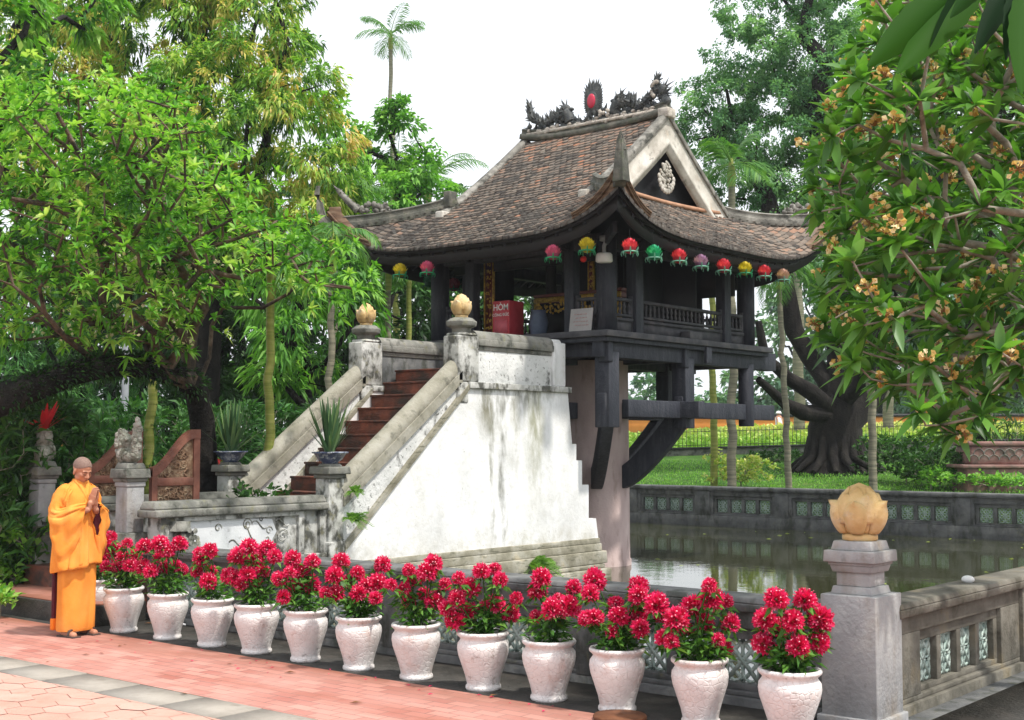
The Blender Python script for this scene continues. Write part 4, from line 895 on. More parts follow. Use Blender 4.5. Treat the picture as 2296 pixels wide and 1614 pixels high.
# lotus lanterns
def unit(v): return v/(np.linalg.norm(v,axis=-1,keepdims=True)+1e-9)
def lantern(label,c,col,gcol,s=1.0):
    t=thing('lotus_lantern',label,'lantern',c,'lotus lanterns hanging from the eaves')
    m=MB()
    for ring,(n,ph,l) in enumerate(((13,1.62,.060),(13,1.30,.062),(11,.98,.062),(8,.62,.060),(5,.28,.055))):
        for k in range(n):
            a=k*6.283/n+ring*.3; dx=np.array([math.cos(a),math.sin(a),0]); tn=np.array([-math.sin(a),math.cos(a),0]); nr=dx*math.sin(ph)+np.array([0,0,math.cos(ph)]); up_=-dx*math.cos(ph)+np.array([0,0,math.sin(ph)])
            b=nr*.088+np.array([0,0,.055]); d=unit(up_*.8+nr*.55)
            m.add([b-tn*.017,b+tn*.017,b+d*l*.55+tn*.024,b+d*l,b+d*l*.55-tn*.024],[(0,1,2,3,4)],rnd.random())
    m.ell((0,0,.055),(.090,.090,.095),12,8); m.build('blossom',col,t,M=Matrix.Scale(s,4))
    m=MB(); m.lathe([(.0,.01),(.07,.008),(.115,-.004),(.12,-.02),(.08,-.014),(0,-.01)],(0,0,0),14)
    for k in range(7):
        a=k*.898; b=np.array([math.cos(a)*.11,math.sin(a)*.11,-.005]); o_=np.array([math.cos(a),math.sin(a),0])
        if k%3==0: m.tube([b,b+o_*.025+(0,0,.03),b+o_*.03+(0,0,.055)],[.012,.01,.003],5)
        m.tube([b,b+o_*.012+(0,0,-.03),b+(0,0,-.065)],[.008,.007,.005],5)
    m.build('leaf_skirt',gcol,t,M=Matrix.Scale(s,4))
    m=MB(); m.tube([(0,0,.1*s),(0,0,.30)],.003,4); m.build('cord',MT['black'],t); return t
LC={'yellow':(.62,.48,.02),'pink':(.62,.10,.22),'red':(.70,.045,.075),'green':(.02,.42,.20),'purple':(.38,.20,.36),'dim green':(.03,.16,.09),'mixed':(.55,.33,.26),'dark red':(.22,.02,.04)}
LM={k:leafm('lantern_'+k.replace(' ','_'),[tuple(v*.7 for v in c),c,tuple(min(1,v*1.25+.04) for v in c)],.35) for k,c in LC.items()}
gl=leafm('lantern_green_skirt',[(.03,.30,.13),(.10,.42,.25)],.3); gl2=leafm('lantern_pale_skirt',[(.18,.42,.32),(.40,.55,.50)],.3)
nm_=['leftmost yellow lotus lantern near the left end of the front eave','small pink lotus lantern just right of the leftmost yellow one','pink lotus lantern under the middle of the front eave right of the altar','yellow lotus lantern left of the white floodlight at the corner','red lotus lantern just right of the white floodlight','all green lotus lantern, the only bright green blossom','red lotus lantern between the green one and the purple one','pale purple lotus lantern under the right eave','dusty red lotus lantern between the purple and the second yellow one','yellow lotus lantern on the right eave near the rear corner','bright red lotus lantern next to last at the right end','pale multicoloured lotus lantern last at the right end of the eave']
spec=[(897,616,14.42,0,'yellow',gl),(958,611,14.42,0,'pink',gl),(1240,577,14.42,0,'pink',gl),(1316,561,14.42,0,'yellow',gl),(1412,563,0,-10.13,'red',gl2),(1466,577,0,-10.13,'green',gl2),(1522,585,0,-10.13,'red',gl2),(1571,597,0,-10.13,'purple',gl2),(1622,606,0,-10.13,'red',gl2),(1670,612,0,-10.13,'yellow',gl),(1713,619,0,-10.13,'red',gl2),(1755,627,0,-10.13,'mixed',gl2)]
for nme,(px,py,Y,X,c,g) in zip(nm_,spec):
    p=ony(px,py,Y) if Y else onx(px,py,X); lantern(nme,tuple(p),LM[c],g,1.0)
p=ony(1018,648,16.2); lantern('dark red lotus lantern in the shade behind the left lotus finial',tuple(p),LM['dark red'],LM['dim green'],1.05)
p=ony(962,640,15.6); lantern('dark green lotus lantern below the small pink one',tuple(p),LM['dim green'],LM['dim green'],.9)
m=MB(); m.ell((0,0,0),(.048,.048,.048),14,10); m.tube([(0,0,.04),(0,0,.35)],.003,4); o=m.build('red_bauble',mcol('shiny_red',(.55,.02,.02)),None,True); o.location=tuple(ony(1308,581,15.1)); tag(o,'small shiny red ball hanging below the yellow lantern by the corner','ornament')
# ============================================================ FLOWER POTS
rnd.seed(21)
m=MB(); m.lathe([(0,.0),(.122,0),(.129,.012),(.127,.03),(.118,.038),(.120,.055),(.130,.10),(.156,.18),(.180,.25),(.188,.30),(.184,.335),(.167,.358),(.162,.370),(.176,.384),(.188,.395),(.190,.408),(.184,.418),(.170,.420),(.158,.408),(.150,.385)],(0,0,0),56)
potme=m.mesh('pot',MT['pot'],True)
m=MB(); m.lathe([(.155,.375),(.10,.385),(0,.388)],(0,0,0),20); soilme=m.mesh('soil',MT['potsoil'],True)
def bloom_mesh(seed):
    r=np.random.RandomState(seed); n=330; m=MB()
    ph=np.arccos(1-1.75*(np.arange(n)+.5)/n); th=np.arange(n)*2.39996+r.uniform(-.2,.2,n)
    D=np.stack([np.sin(ph)*np.cos(th),np.sin(ph)*np.sin(th),np.cos(ph)],1)+r.normal(0,.09,(n,3)); D/=np.linalg.norm(D,axis=1)[:,None]
    T=np.cross(D,r.normal(0,1,(n,3))); T/=np.linalg.norm(T,axis=1)[:,None]; B=np.cross(D,T)
    R=r.uniform(.050,.068,n)[:,None]; w_=r.uniform(.009,.013,n)[:,None]
    V=np.concatenate([D*.018,D*R*.62+T*w_+B*.003,D*R,D*R*.62-T*w_+B*.003]); I=np.arange(n)
    m.add(V,np.stack([I,I+n,I+2*n,I+3*n],1),np.clip(r.normal(.42,.2,n),0,.8))
    k=r.choice(n,40,False); c=D[k]*R[k]*.97; s=.0042
    V=np.concatenate([c+T[k]*s,c+B[k]*s,c-T[k]*s,c-B[k]*s]); I=np.arange(len(k)); m.add(V,np.stack([I,I+len(k),I+2*len(k),I+3*len(k)],1),1.0)
    return m.mesh('bloom',MT['petal'])
blooms=[bloom_mesh(s) for s in range(5)]
def z1(x,y): return x/2.955,1135.6+y/2.955
def z2(x,y): return 717.3+x/2.955,1165.6+y/2.955
def z3(x,y): return 1434.6+x/2.667,1165.6+y/2.667
PL=[(z1,222,.28,[(690,350),(700,400),(690,250),(700,300)]),
(z1,278,0,[(735,200),(845,245),(760,290),(700,235),(865,395),(770,400),(715,410),(890,320),(800,345)]),
(z1,376,0,[(960,265),(1060,250),(1190,250),(1060,340),(1000,430),(1165,400),(1085,410),(950,400),(1210,420),(1110,300)]),
(z1,476,0,[(1320,310),(1390,295),(1305,430),(1400,430),(1380,500),(1330,350)]),
(z1,576,0,[(1650,275),(1770,280),(1575,335),(1700,335),(1560,470),(1640,450),(1735,430),(1820,330),(1600,510),(1700,500),(1515,460)]),
(z1,686,0,[(1940,350),(2070,370),(1850,480),(1960,540),(2060,520),(1880,600),(2000,430),(1920,440)]),
(z2,805,0,[(140,275),(250,355),(95,370),(415,300),(380,420),(110,490),(260,490),(370,520),(40,480),(310,440),(180,410)]),
(z2,934,0,[(590,335),(750,290),(560,460),(690,490),(470,430),(590,540),(760,540),(710,350),(830,430),(620,390)]),
(z2,1084,0,[(920,390),(1070,345),(1160,330),(1000,450),(1195,400),(905,520),(980,610),(1160,560),(1300,520),(1100,590),(900,660),(1260,620),(840,590)]),
(z2,1230,0,[(1465,390),(1440,470),(1580,530),(1430,640),(1580,660),(1680,450),(1650,580),(1540,590)]),
(z2,1383,0,[(1820,400),(1790,490),(1820,650),(1960,560),(1940,740),(2110,440),(2110,630),(2120,720),(1980,640),(1770,660),(2230,540),(2260,640),(2110,500)]),
(z3,1569,0,[(100,510),(220,600),(150,710),(280,660),(415,395),(510,490),(390,620),(320,520),(540,620),(470,720),(430,470),(500,770),(190,730)]),
(z3,1768,0,[(815,475),(985,480),(750,600),(915,605),(830,650),(1040,540),(1080,600),(735,740),(945,760),(840,790),(1065,730),(960,700)])]
def leafquads(m,P,D,L,W,t,seed=0,droop=.25):
    r=np.random.RandomState(seed); n=len(P); D=D/np.linalg.norm(D,axis=1)[:,None]
    S_=np.cross(D,np.array([0,0,1.])+r.normal(0,.45,(n,3))); S_/=np.linalg.norm(S_,axis=1)[:,None]+1e-9; N=np.cross(S_,D)
    L=L*np.ones(n); W=W*np.ones(n); l=L[:,None]; w_=W[:,None]/2
    V=np.concatenate([P,P+D*l*.45+S_*w_+N*l*.05,P+D*l-np.array([0,0,1])*l*droop,P+D*l*.45-S_*w_+N*l*.05]); I=np.arange(n)
    m.add(V,np.stack([I,I+n,I+2*n,I+3*n],1),t)
words=['first','second']
hints=['white pot mostly hidden behind the praying monk, its few red blooms beside his robe','white pot of crimson flowers right beside the monk, nearest to him','white pot of crimson flowers second to the right of the monk','white pot with the fewest crimson blooms, third to the right of the monk','pot of crimson flowers below the white cloud relief, fourth from the monk','white pot of crimson flowers below the right newel pillar, fifth from the monk','white pot of crimson flowers below the left end of the white stair wall','white pot of crimson flowers below the middle of the white stair wall','wide spreading pot of crimson flowers below the right part of the stair wall','pot of crimson flowers left of the rusty disc, below the stair base fern','white pot of crimson flowers beside the rusty disc, below the thick pagoda column','white pot of tall crimson flowers, second to the left of the corner pillar','white pot of crimson flowers next to the corner pillar, rightmost of the row']
for i,(zf,px,back,bl) in enumerate(PL):
    y=7.29+back; c=ony(px,1400,y); c[2]=0
    t=thing('potted_flowers','%s'%hints[i],'flower pot',(c[0],c[1],0),'potted crimson flowers in a row'); t.rotation_euler=(0,0,rnd.uniform(0,6))
    ri=Matrix.Rotation(-t.rotation_euler[2],3,'Z')
    tl=(rnd.uniform(-.012,.012),rnd.uniform(-.012,.012)); sc_=rnd.uniform(.97,1.03)
    for nme,me in(('pot',potme),('soil',soilme)):
        o=bpy.data.objects.new(nme,me); COL.objects.link(o); o.parent=t; o.rotation_euler=(tl[0],tl[1],0); o.scale=(sc_,sc_,1)
    F0=c@Fh; stems=MB(); lv=MB(); LP=[];LD=[]
    for b in bl:
        bx_,by_=zf(*b); p=at(bx_,by_,F0+rnd.uniform(-.14,.14)); p=np.array(p); q=np.array(ri@Vector(p-np.array([c[0],c[1],0])))
        o=bpy.data.objects.new('bloom',blooms[rnd.randrange(5)]); COL.objects.link(o); o.parent=t; o.location=q; s=rnd.choice((rnd.uniform(.85,1.1),rnd.uniform(1.15,1.45),rnd.uniform(1.15,1.5)))*(.92 if b[1]>600 and i>8 else 1); o.scale=(s,s,s*rnd.uniform(.95,1.15)); o.rotation_euler=(rnd.uniform(-.4,.4),rnd.uniform(-.4,.4),rnd.uniform(0,6))
        r0=np.array([rnd.uniform(-.06,.06),rnd.uniform(-.06,.06),.38]); mid=(r0+q)/2+np.array([rnd.uniform(-.05,.05),rnd.uniform(-.05,.05),.05]); pts=[r0*(1-s_)**2+2*mid*s_*(1-s_)+q*s_**2 for s_ in np.linspace(0,1,8)]
        stems.tube(pts,.0055,5,t=.1)
        for k in range(17):
            s_=rnd.uniform(.12,.95); pp=r0*(1-s_)**2+2*mid*s_*(1-s_)+q*s_**2; a=rnd.uniform(0,6.28); LP.append(pp+np.array([math.cos(a),math.sin(a),0])*.02); LD.append((math.cos(a),math.sin(a),rnd.uniform(-.3,.6)))
        for k in range(8):
            a=rnd.uniform(0,6.28); LP.append(q+np.array([math.cos(a)*.03,math.sin(a)*.03,-.04])); LD.append((math.cos(a),math.sin(a),rnd.uniform(-.8,.2)))
    for k in range(120):
        a=rnd.uniform(0,6.28); r_=rnd.uniform(.02,.16); LP.append((r_*math.cos(a),r_*math.sin(a),.40+rnd.uniform(0,.16))); LD.append((math.cos(a)+rnd.uniform(-.5,.5),math.sin(a)+rnd.uniform(-.5,.5),rnd.uniform(-.3,.8)))
    leafquads(lv,np.array(LP),np.array(LD),np.array([rnd.uniform(.045,.095) for _ in LP]),.034,np.array([rnd.random() for _ in LP]),i)
    lv.build('leaves',MT['potleaf'],t); stems.build('stems',MT['potleaf'],t)
# small things on the ground
m=MB(); m.lathe([(0,.02),(.17,.02),(.175,.012),(.175,0)],(0,0,0),28); o=m.build('rusty_disc',M('rusty_iron',[(.10,.035,.015),(.22,.09,.04)],8,.7,.3,.3)); p=onz(1390,1606,.02); o.location=(p[0],p[1],.012); tag(o,'rusty round iron disc lying on the soil below the flower pots','disc')
m=MB(); P=[np.array([q*.5,.06*math.sin(q*7),.012+.03*math.sin(q*3.1)]) for q in np.linspace(0,1,24)]; m.tube(P,.010,7); o=m.build('garden_hose',MT['whitepaint'],None,True); p=onz(312,1398,.0); o.location=(p[0],p[1]+.15,0); tag(o,'short pale hose between the first two flower pots','hose')
for k,(px,py) in enumerate([(332,1398),(650,1508),(797,1576),(862,1640),(1105,1560)]):
    m=MB(); m.add([(-.045,0,.004),(0,-.016,.012),(.05,0,.006),(0,.016,.014)],[(0,1,2,3)],.5); o=m.build('fallen_leaf',M('dry_leaf',[(.12,.05,.02),(.22,.10,.04)],20,.8,.2,.1) if k==0 else bpy.data.materials['dry_leaf']); p=onz(px,py,.01); o.location=(p[0],p[1],.008); o.rotation_euler=(0,0,rnd.uniform(0,6)); tag(o,['dry brown leaf on the bricks by the feet of the monk','dry brown leaf on the bricks below the fifth flower pot','dry leaf on the bricks in the lower middle of the path','dry leaf at the bottom edge of the brick path','dry leaf on the bricks below the widest flower pot'][k],'leaf','fallen leaves on the brick path')
dl_=bpy.data.objects['fallen_leaf'].data
for k in range(26):
    o=bpy.data.objects.new('fallen_leaf',dl_); COL.objects.link(o); s_=rnd.uniform(.35,.8); o.scale=(s_,s_,s_); o.location=(rnd.uniform(-13,-6),rnd.uniform(4.2,6.9),.008); o.rotation_euler=(0,0,rnd.uniform(0,6)); tag(o,'tiny dry leaf scattered on the open paving in front of the flower pots','leaf','tiny scattered dry leaves')
m=MB(); m.add([(-.012,0,.002),(0,-.006,.005),(.014,0,.003),(0,.006,.006)],[(0,1,2,3)],.4); pm=m.mesh('fallen_petal',MT['petal'])
for k in range(46):
    o=bpy.data.objects.new('fallen_petal',pm); COL.objects.link(o); s_=rnd.uniform(.8,1.8); o.scale=(s_,s_,s_); o.location=(rnd.uniform(-11,-3.9),rnd.choice((rnd.uniform(6.6,7.1),rnd.uniform(6.9,7.12))),.006); o.rotation_euler=(0,0,rnd.uniform(0,6)); tag(o,'small fallen crimson petal on the bricks just below the row of flower pots','petal','fallen petals on the bricks')
# ============================================================ PRAYING PERSON
mo=onz(268*.5977,2384*.5977,0)
ps=thing('person','shaven headed person in saffron robes standing with hands pressed together in prayer','person',(mo[0]+.02,mo[1]+.03,0),None,math.radians(5))
def cap(m,a,b,r0,r1,n=12):
    a=np.array(a,float);b=np.array(b,float);L=np.linalg.norm(b-a);d=(b-a)/L; P=[];R=[]
    for q in np.linspace(-1,0,5): P.append(a+d*r0*q); R.append(r0*math.sqrt(max(0,1-q*q))+1e-4)
    for q in np.linspace(0,1,5): P.append(b+d*r1*q); R.append(r1*math.sqrt(max(0,1-q*q))+1e-4)
    m.tube(P,R,n)
m=MB()
# legs, torso, arms (under the robe), neck
for s in(-1,1):
    cap(m,(0,s*.09,.88),(.02,s*.10,.48),.085,.055); cap(m,(.02,s*.10,.48),(0,s*.10,.09),.052,.036); cap(m,(-.03,s*.10,.035),(.13,s*.115,.025),.036,.030)
    cap(m,(0,s*.13,1.30),(.02,s*.20,1.07),.04,.036); cap(m,(.02,s*.22,1.07),(.20,s*.045,1.17),.040,.028)
for z,r in((.9,.13),(1.02,.12),(1.15,.135),(1.27,.13)): m.ell((0,0,z),(r*.75,r*1.12,.12),14,10)
cap(m,(0,-.10,1.325),(0,.10,1.325),.05,.05); cap(m,(0,0,1.34),(.035,0,1.46),.056,.052)
# head, tilted forward
hc=np.array([.055,0,1.535]); th=math.radians(24); Rm=np.array([[math.cos(th),0,math.sin(th)],[0,1,0],[-math.sin(th),0,math.cos(th)]])
def H(x,y,z): return tuple(hc+Rm@np.array([x,y,z]))
def he(x,y,z,rx,ry,rz): m.ell(H(x,y,z),(rx,ry,rz),18,14,M=Rm)
he(-.012,0,.025,.096,.078,.088); he(.022,0,-.03,.070,.064,.085); he(.048,0,-.075,.036,.036,.030); he(.072,0,.012,.020,.052,.014)
for s in(-1,1): he(.052,s*.036,-.028,.032,.026,.030); he(-.005,s*.078,-.022,.016,.010,.032); he(.074,s*.028,-.008,.014,.016,.009); he(.02,s*.045,-.062,.04,.022,.03)
cap(m,H(.082,0,.002),H(.104,0,-.034),.009,.014); 
for s in(-1,1): he(.092,s*.012,-.038,.012,.010,.008)
he(.082,0,-.060,.016,.024,.0065); he(.080,0,-.071,.015,.020,.007)
# hands pressed together
for s in(-1,1):
    y=s*.014; w0=np.array([.205,s*.03,1.185]); d=np.array([.28,0,.96]);d/=np.linalg.norm(d); sd2=np.array([.96,0,-.28])
    cap(m,w0,w0+d*.05,.024,.024); pc=w0+d*.085; pc[1]=y*1.05
    for k in range(4): cap(m,pc-d*.04+sd2*(-.028+.019*k)*.7,pc+d*.03+sd2*(-.030+.020*k),.014,.0115)
    for k,l in enumerate((.060,.072,.078,.068)):
        b=pc+d*.035+sd2*(-.030+.020*(k)); b[1]=y; e1=b+d*l*.5+np.array([0,-s*.002,0]); e2=b+d*l*1.0; e2[1]=s*.008
        cap(m,b,e1,.0095,.0088,8); cap(m,e1,e2,.0088,.0070,8)
    tb=pc-d*.03-sd2*.03; tb[1]=y; cap(m,tb,tb+d*.035-sd2*.018,.013,.010,8); cap(m,tb+d*.035-sd2*.018,tb+d*.068-sd2*.012,.010,.008,8)
body=m.build('body',MT['skin'],ps,True)
rm=body.modifiers.new('r','REMESH'); rm.mode='VOXEL'; rm.voxel_size=.0042; rm.use_smooth_shade=True; sm=body.modifiers.new('s','SMOOTH'); sm.iterations=3; sm.factor=.5
bpy.context.view_layer.update(); me=bpy.data.meshes.new_from_object(body.evaluated_get(bpy.context.evaluated_depsgraph_get())); body.modifiers.clear(); body.data=me
if not me.materials: me.materials.append(MT['skin'])
def shell(nm,c,r,zmin,mat,n=28,k=14):
    m=MB(); V=[];
    for i in range(k+1):
        ph=math.radians(96)*i/k
        for j in range(n):
            a=2*math.pi*j/n; front=math.cos(a); lim=math.radians(96)-(max(0,front)**2)*math.radians(30)+ (0.0)
            p2=min(ph,lim); V.append(H(c[0]+r[0]*math.sin(p2)*math.cos(a),c[1]+r[1]*math.sin(p2)*math.sin(a),c[2]+r[2]*math.cos(p2)))
    m.add(V,[(i*n+j,i*n+(j+1)%n,(i+1)*n+(j+1)%n,(i+1)*n+j) for i in range(k) for j in range(n)]); return m.build(nm,mat,ps,True)
shell('shaved_hair',(-.0125,0,.0255),(.0980,.0798,.0900),0,MT['stubble'])
m=MB()
for s in(-1,1):
    m.tube([H(.088,s*.012,.013),H(.090,s*.028,.019),H(.080,s*.046,.014)],[.003,.004,.002],6); m.tube([H(.0885,s*.016,-.012),H(.0885,s*.029,-.0155),H(.080,s*.043,-.012)],[.0014,.0020,.0012],6)
m.build('eyebrows',MT['dark'],ps,True)
m=MB(); m.tube([H(.094,-.022,-.0655),H(.0985,0,-.0645),H(.094,.022,-.0655)],[.001,.0022,.001],6); m.build('mouth_line',mcol('lip_brown',(.22,.08,.06)),ps)
def ring_loft(rings,n=96,fold=None):
    m=MB(); V=[]
    for i,(cx,cy,z,ax,ay) in enumerate(rings):
        q=i/(len(rings)-1)
        for j in range(n):
            a=2*math.pi*j/n; f_=1+(fold(a,q) if fold else 0); V.append((cx+ax*f_*math.cos(a),cy+ay*f_*math.sin(a),z+(0)))
    m.add(V,[(i*n+j,i*n+(j+1)%n,(i+1)*n+(j+1)%n,(i+1)*n+j) for i in range(len(rings)-1) for j in range(n)]); return m
def interp(keys,n):
    ks=np.array(keys,float); q=np.linspace(0,len(ks)-1,n); return [tuple(np.interp(q,range(len(ks)),ks[:,k])[i] for k in range(ks.shape[1])) for i in range(n)]
# skirt, overlapping dark layer behind
m=ring_loft(interp([(-.005,0,.055,.125,.185),(-.005,0,.075,.13,.19),(0,0,.35,.128,.188),(0,0,.62,.13,.190),(0,0,.80,.135,.19),(0,0,.98,.12,.17)],26),120,lambda a,q:.020*math.sin(5*a+1+q)*(1-q*.5)+.010*math.sin(11*a+4*q)+.03*max(0,math.cos(a-.7))**14); m.build('skirt',MT['cloth'],ps,True)
# upper robe
def foldr(a,q):
    lo=min(1,max(0,(.62-q)/.5)); return .055*math.sin(7*a+2.2+3*q)*lo+.035*math.sin(13*a-5*q)*lo+.012*math.sin(4*a+9*q)
rr=interp([(0,.0,.615,.165,.245),(0,0,.635,.175,.252),(0,0,.80,.165,.245),(0,0,1.0,.145,.225),(0,0,1.16,.14,.215),(0,0,1.29,.13,.205),(0,0,1.365,.10,.165),(.008,0,1.405,.075,.105),(.014,0,1.43,.062,.072),(.018,0,1.45,.060,.063),(.02,0,1.452,.052,.055)],44)
m=ring_loft(rr,128,foldr); V=m.v[0]; V[:,2]-=np.where(V[:,2]<.72,.05*np.sin(np.arctan2(V[:,1],V[:,0])*1.0-1.9)*(.72-V[:,2])/.1,0); m.build('robe',MT['cloth'],ps,True)
# crossed collar edges and front flap
m=MB()
for s in(-1,1):
    P=[(.07*1-.03,s*.062,1.435),(.085,s*.045,1.39),(.120,s*.01,1.30),(.150,-s*.03,1.20),(.158,-s*.06,1.10)]
    P=[np.array(P[0])*(1-q)+np.array(P[1])*q for q in(0,.5)]+[np.array(p) for p in P[1:]]
    m.sweep(P,[(-.018,-.004),(.018,-.004),(.018,.006),(-.018,.006)],up=(1,0,.3))
m.build('collar',MT['cloth'],ps,True)
m=MB(); V=[]
for i in range(18):
    q=i/17; z=.64+.50*q
    for j in range(9):
        u=j/8; V.append((.176-.02*q+.012*math.sin(u*9+q*3)-.05*u*u,-.01+.175*u*(1-.45*q)*-1.0,z-.02*u))
m.add(V,[(i*9+j,i*9+j+1,(i+1)*9+j+1,(i+1)*9+j) for i in range(17) for j in range(8)]); o=m.build('front_flap',MT['cloth'],ps,True); q=o.modifiers.new('s','SOLIDIFY'); q.thickness=.008
# wide drooping sleeves
for s in(-1,1):
    K=[(-.01,s*.13,1.345,.075,.06,.06),(.0,s*.185,1.30,.080,.07,.09),(.01,s*.225,1.19,.075,.09,.17),(.02,s*.235,1.08,.075,.10,.32),(.06,s*.215,1.08,.070,.10,.42),(.11,s*.16,1.12,.062,.09,.44),(.155,s*.105,1.155,.050,.07,.40),(.185,s*.070,1.175,.044,.055,.30),(.192,s*.062,1.18,.038,.045,.27)]
    K=interp(K,34); n=56; V=[]; C=np.array([k[:3] for k in K]); T=np.gradient(C,axis=0); T[:,2]=0; T/=np.linalg.norm(T,axis=1)[:,None]+1e-9
    for i,(cx,cy,cz,w_,up_,dn) in enumerate(K):
        side=np.cross(T[i],(0,0,1)); q=i/33
        for j in range(n):
            a=2*math.pi*j/n; sa=math.sin(a); ca=math.cos(a); v=up_*sa if sa>0 else dn*sa
            ww=w_*(1+.0*sa)*(1 if sa>0 else (1+.25*sa)); f_=1+.20*math.sin(9*a+6*q+s)*(.3+q)+.12*math.sin(15*a-9*q)
            hang=max(0,-sa); V.append(tuple(np.array([cx,cy,cz])+side*ca*ww*f_+np.array([0,0,v+.020*math.sin(13*q+2*s)*hang])-T[i]*(.05*hang*q)))
    m=MB(); m.add(V,[(i*n+j,i*n+(j+1)%n,(i+1)*n+(j+1)%n,(i+1)*n+j) for i in range(33) for j in range(n)]); o=m.build('sleeve',MT['cloth'],ps,True); q=o.modifiers.new('s','SOLIDIFY'); q.thickness=.005
    m=MB(); e=len(V)-n; m.add([tuple(np.array(v)*.97+np.array(C[-1])*.03-T[-1]*.012) for v in V[e:]],[list(range(n))]); m.build('sleeve_lining',MT['clothin'],ps)
# dark inner layer showing at the back of the skirt
m=MB(); m.box(-.155,-.115,-.16,.02,.17,.64); m.box(-.158,-.118,-.16,.02,.10,.18,1); o=m.build('under_layer',MT['clothin'],ps,bev=.012)
m=MB(); m.box(-.162,-.11,-.165,.025,.055,.165); m.build('under_hem',MT['clothdeep'],ps,bev=.012)
for s in(-1,1):
    m=MB(); m.box(-.075,.17,s*.11-.045,s*.11+.045,0,.018); m.tube([(.09,s*.11-.045,.015),(.09,s*.11-.03,.06),(.09,s*.11,.072),(.09,s*.11+.03,.06),(.09,s*.11+.045,.015)],.012,6); m.build('sandal',MT['sandal'],ps,bev=.006)
# ============================================================ TREES
def grow(m,path,targets,step=.5,rtip=.012,ex=2.2,wob=.10,lift=.0,rbase=None,seed=0,sides=6,extra=()):
    """branch skeleton: path is the trunk polyline; each target is joined to the cheapest node already there"""
    r=np.random.RandomState(seed); N=[np.array(p,float) for p in path]; par=[-1]+list(range(len(path)-1)); dist=[0.0]
    for i in range(1,len(N)): dist.append(dist[-1]+np.linalg.norm(N[i]-N[i-1]))
    for ep in extra:   # further main limbs: (index of start node, points)
        j=ep[0]
        for p in ep[1]:
            p=np.array(p,float); N.append(p); par.append(j); dist.append(dist[j]+np.linalg.norm(p-N[j])); j=len(N)-1
    first=max(1,int(len(path)*.5)); T=np.array(targets,float); ordr=np.argsort(np.linalg.norm(T-N[len(path)-1],axis=1))
    tips=[]
    for ti in ordr:
        t=T[ti]; A=np.array(N); D=np.linalg.norm(A-t,axis=1)+.32*np.array(dist)+np.maximum(0,A[:,2]-t[2])*.5; D[:first]+=3; j=int(np.argmin(D)); a=N[j]; L=np.linalg.norm(t-a); n=max(1,int(L/step))
        for k in range(1,n+1):
            q=k/n; p=a+(t-a)*q
            if k<n: p=p+r.normal(0,wob*min(L,1.2)*.5,3)+np.array([0,0,lift*L*math.sin(q*math.pi)])
            N.append(p); par.append(j); dist.append(dist[j]+np.linalg.norm(p-N[j])); j=len(N)-1
        tips.append(j)
    w_=np.zeros(len(N)); 
    for j in tips: w_[j]+=1
    for i in range(len(N)-1,0,-1): w_[par[i]]+=w_[i] if par[i]>=0 else 0
    w_=np.maximum(w_,1); R=rtip*w_**(1/ex)
    if rbase: 
        k=rbase/R[0]; R=rtip+ (R-rtip)*(rbase-rtip)/max(1e-6,(R[0]-rtip))
    ch=[[] for _ in N]
    for i in range(1,len(N)): ch[par[i]].append(i)
    st_=[(0,None)]
    while st_:
        s,pr=st_.pop(); P=[];RR=[]
        if pr is not None: P.append(N[pr]);RR.append(min(R[pr],R[s]*1.25))
        i=s
        while True:
            P.append(N[i]);RR.append(R[i])
            if not ch[i]: break
            b=max(ch[i],key=lambda c:R[c])
            for c in ch[i]:
                if c!=b: st_.append((c,i))
            i=b
        if len(P)>1: m.tube(P,RR,sides,cap=False)
    return [N[j] for j in tips],[N[j]-N[par[j]] for j in tips]
def unit(v): return v/(np.linalg.norm(v,axis=-1,keepdims=True)+1e-9)
def tufts(m,P,D,k,L,W,spread=.9,droop=.2,tint=None,jit=.12,seed=0,pos=.05,tipdroop=.25):
    r=np.random.RandomState(seed); P=np.repeat(P,k,0);D=unit(np.repeat(D,k,0)); n=len(P)
    q=r.normal(0,1,(n,3)); q-=D*(q*D).sum(1)[:,None]; q=unit(q); ph=r.uniform(.25,1,n)*spread
    d=unit(D*np.cos(ph)[:,None]+q*np.sin(ph)[:,None]-np.array([0,0,1])*droop)
    t=np.clip((np.repeat(tint,k) if tint is not None else .5)+r.normal(0,jit,n),0,1)
    leafquads(m,P+r.normal(0,pos,(n,3)),d,L*r.uniform(.65,1.15,n),W*r.uniform(.8,1.2,n),t,seed+1,tipdroop)
def crown(blobs,dens=1.0,rc=.38,per=8,seed=0,flat=.85,inner=.15):
    r=np.random.RandomState(seed); C=[];P=[];D=[];T=[]
    for c,R in blobs:
        c=np.array(c); n=max(5,int(dens*4*R*R/(rc*rc)*.55)); u=unit(r.normal(0,1,(n,3))); rad=R*(1-inner*r.rand(n)**1.0-.18*r.rand(n)+.10*r.rand(n)); cl=c+u*rad[:,None]*np.array([1,1,flat])
        keep=np.ones(n,bool)
        for c2,R2 in blobs:
            if R2>0 and not (np.allclose(c,c2)): keep&=np.linalg.norm((cl-np.array(c2))/np.array([1,1,flat]),axis=1)>R2*.72
        cl=cl[keep];u=u[keep]; C.append(cl)
        tc=r.uniform(0,1,len(cl)); v=unit(r.normal(0,1,(len(cl)*per,3))); cc=np.repeat(cl,per,0); uu=np.repeat(u,per,0)
        v=unit(v+uu*.6); P.append(cc+v*rc*r.uniform(.35,1.0,(len(cc),1))*np.array([1,1,.8])); D.append(unit(v+uu*.5)); T.append(np.repeat(tc,per))
    return np.concatenate(C),np.concatenate(P),np.concatenate(D),np.concatenate(T)
def BL(lst): return [(at(x,y,F),R) for x,y,F,R in lst]
def ground_z(x,y): return hz(y) if y>26.9 else 0.0
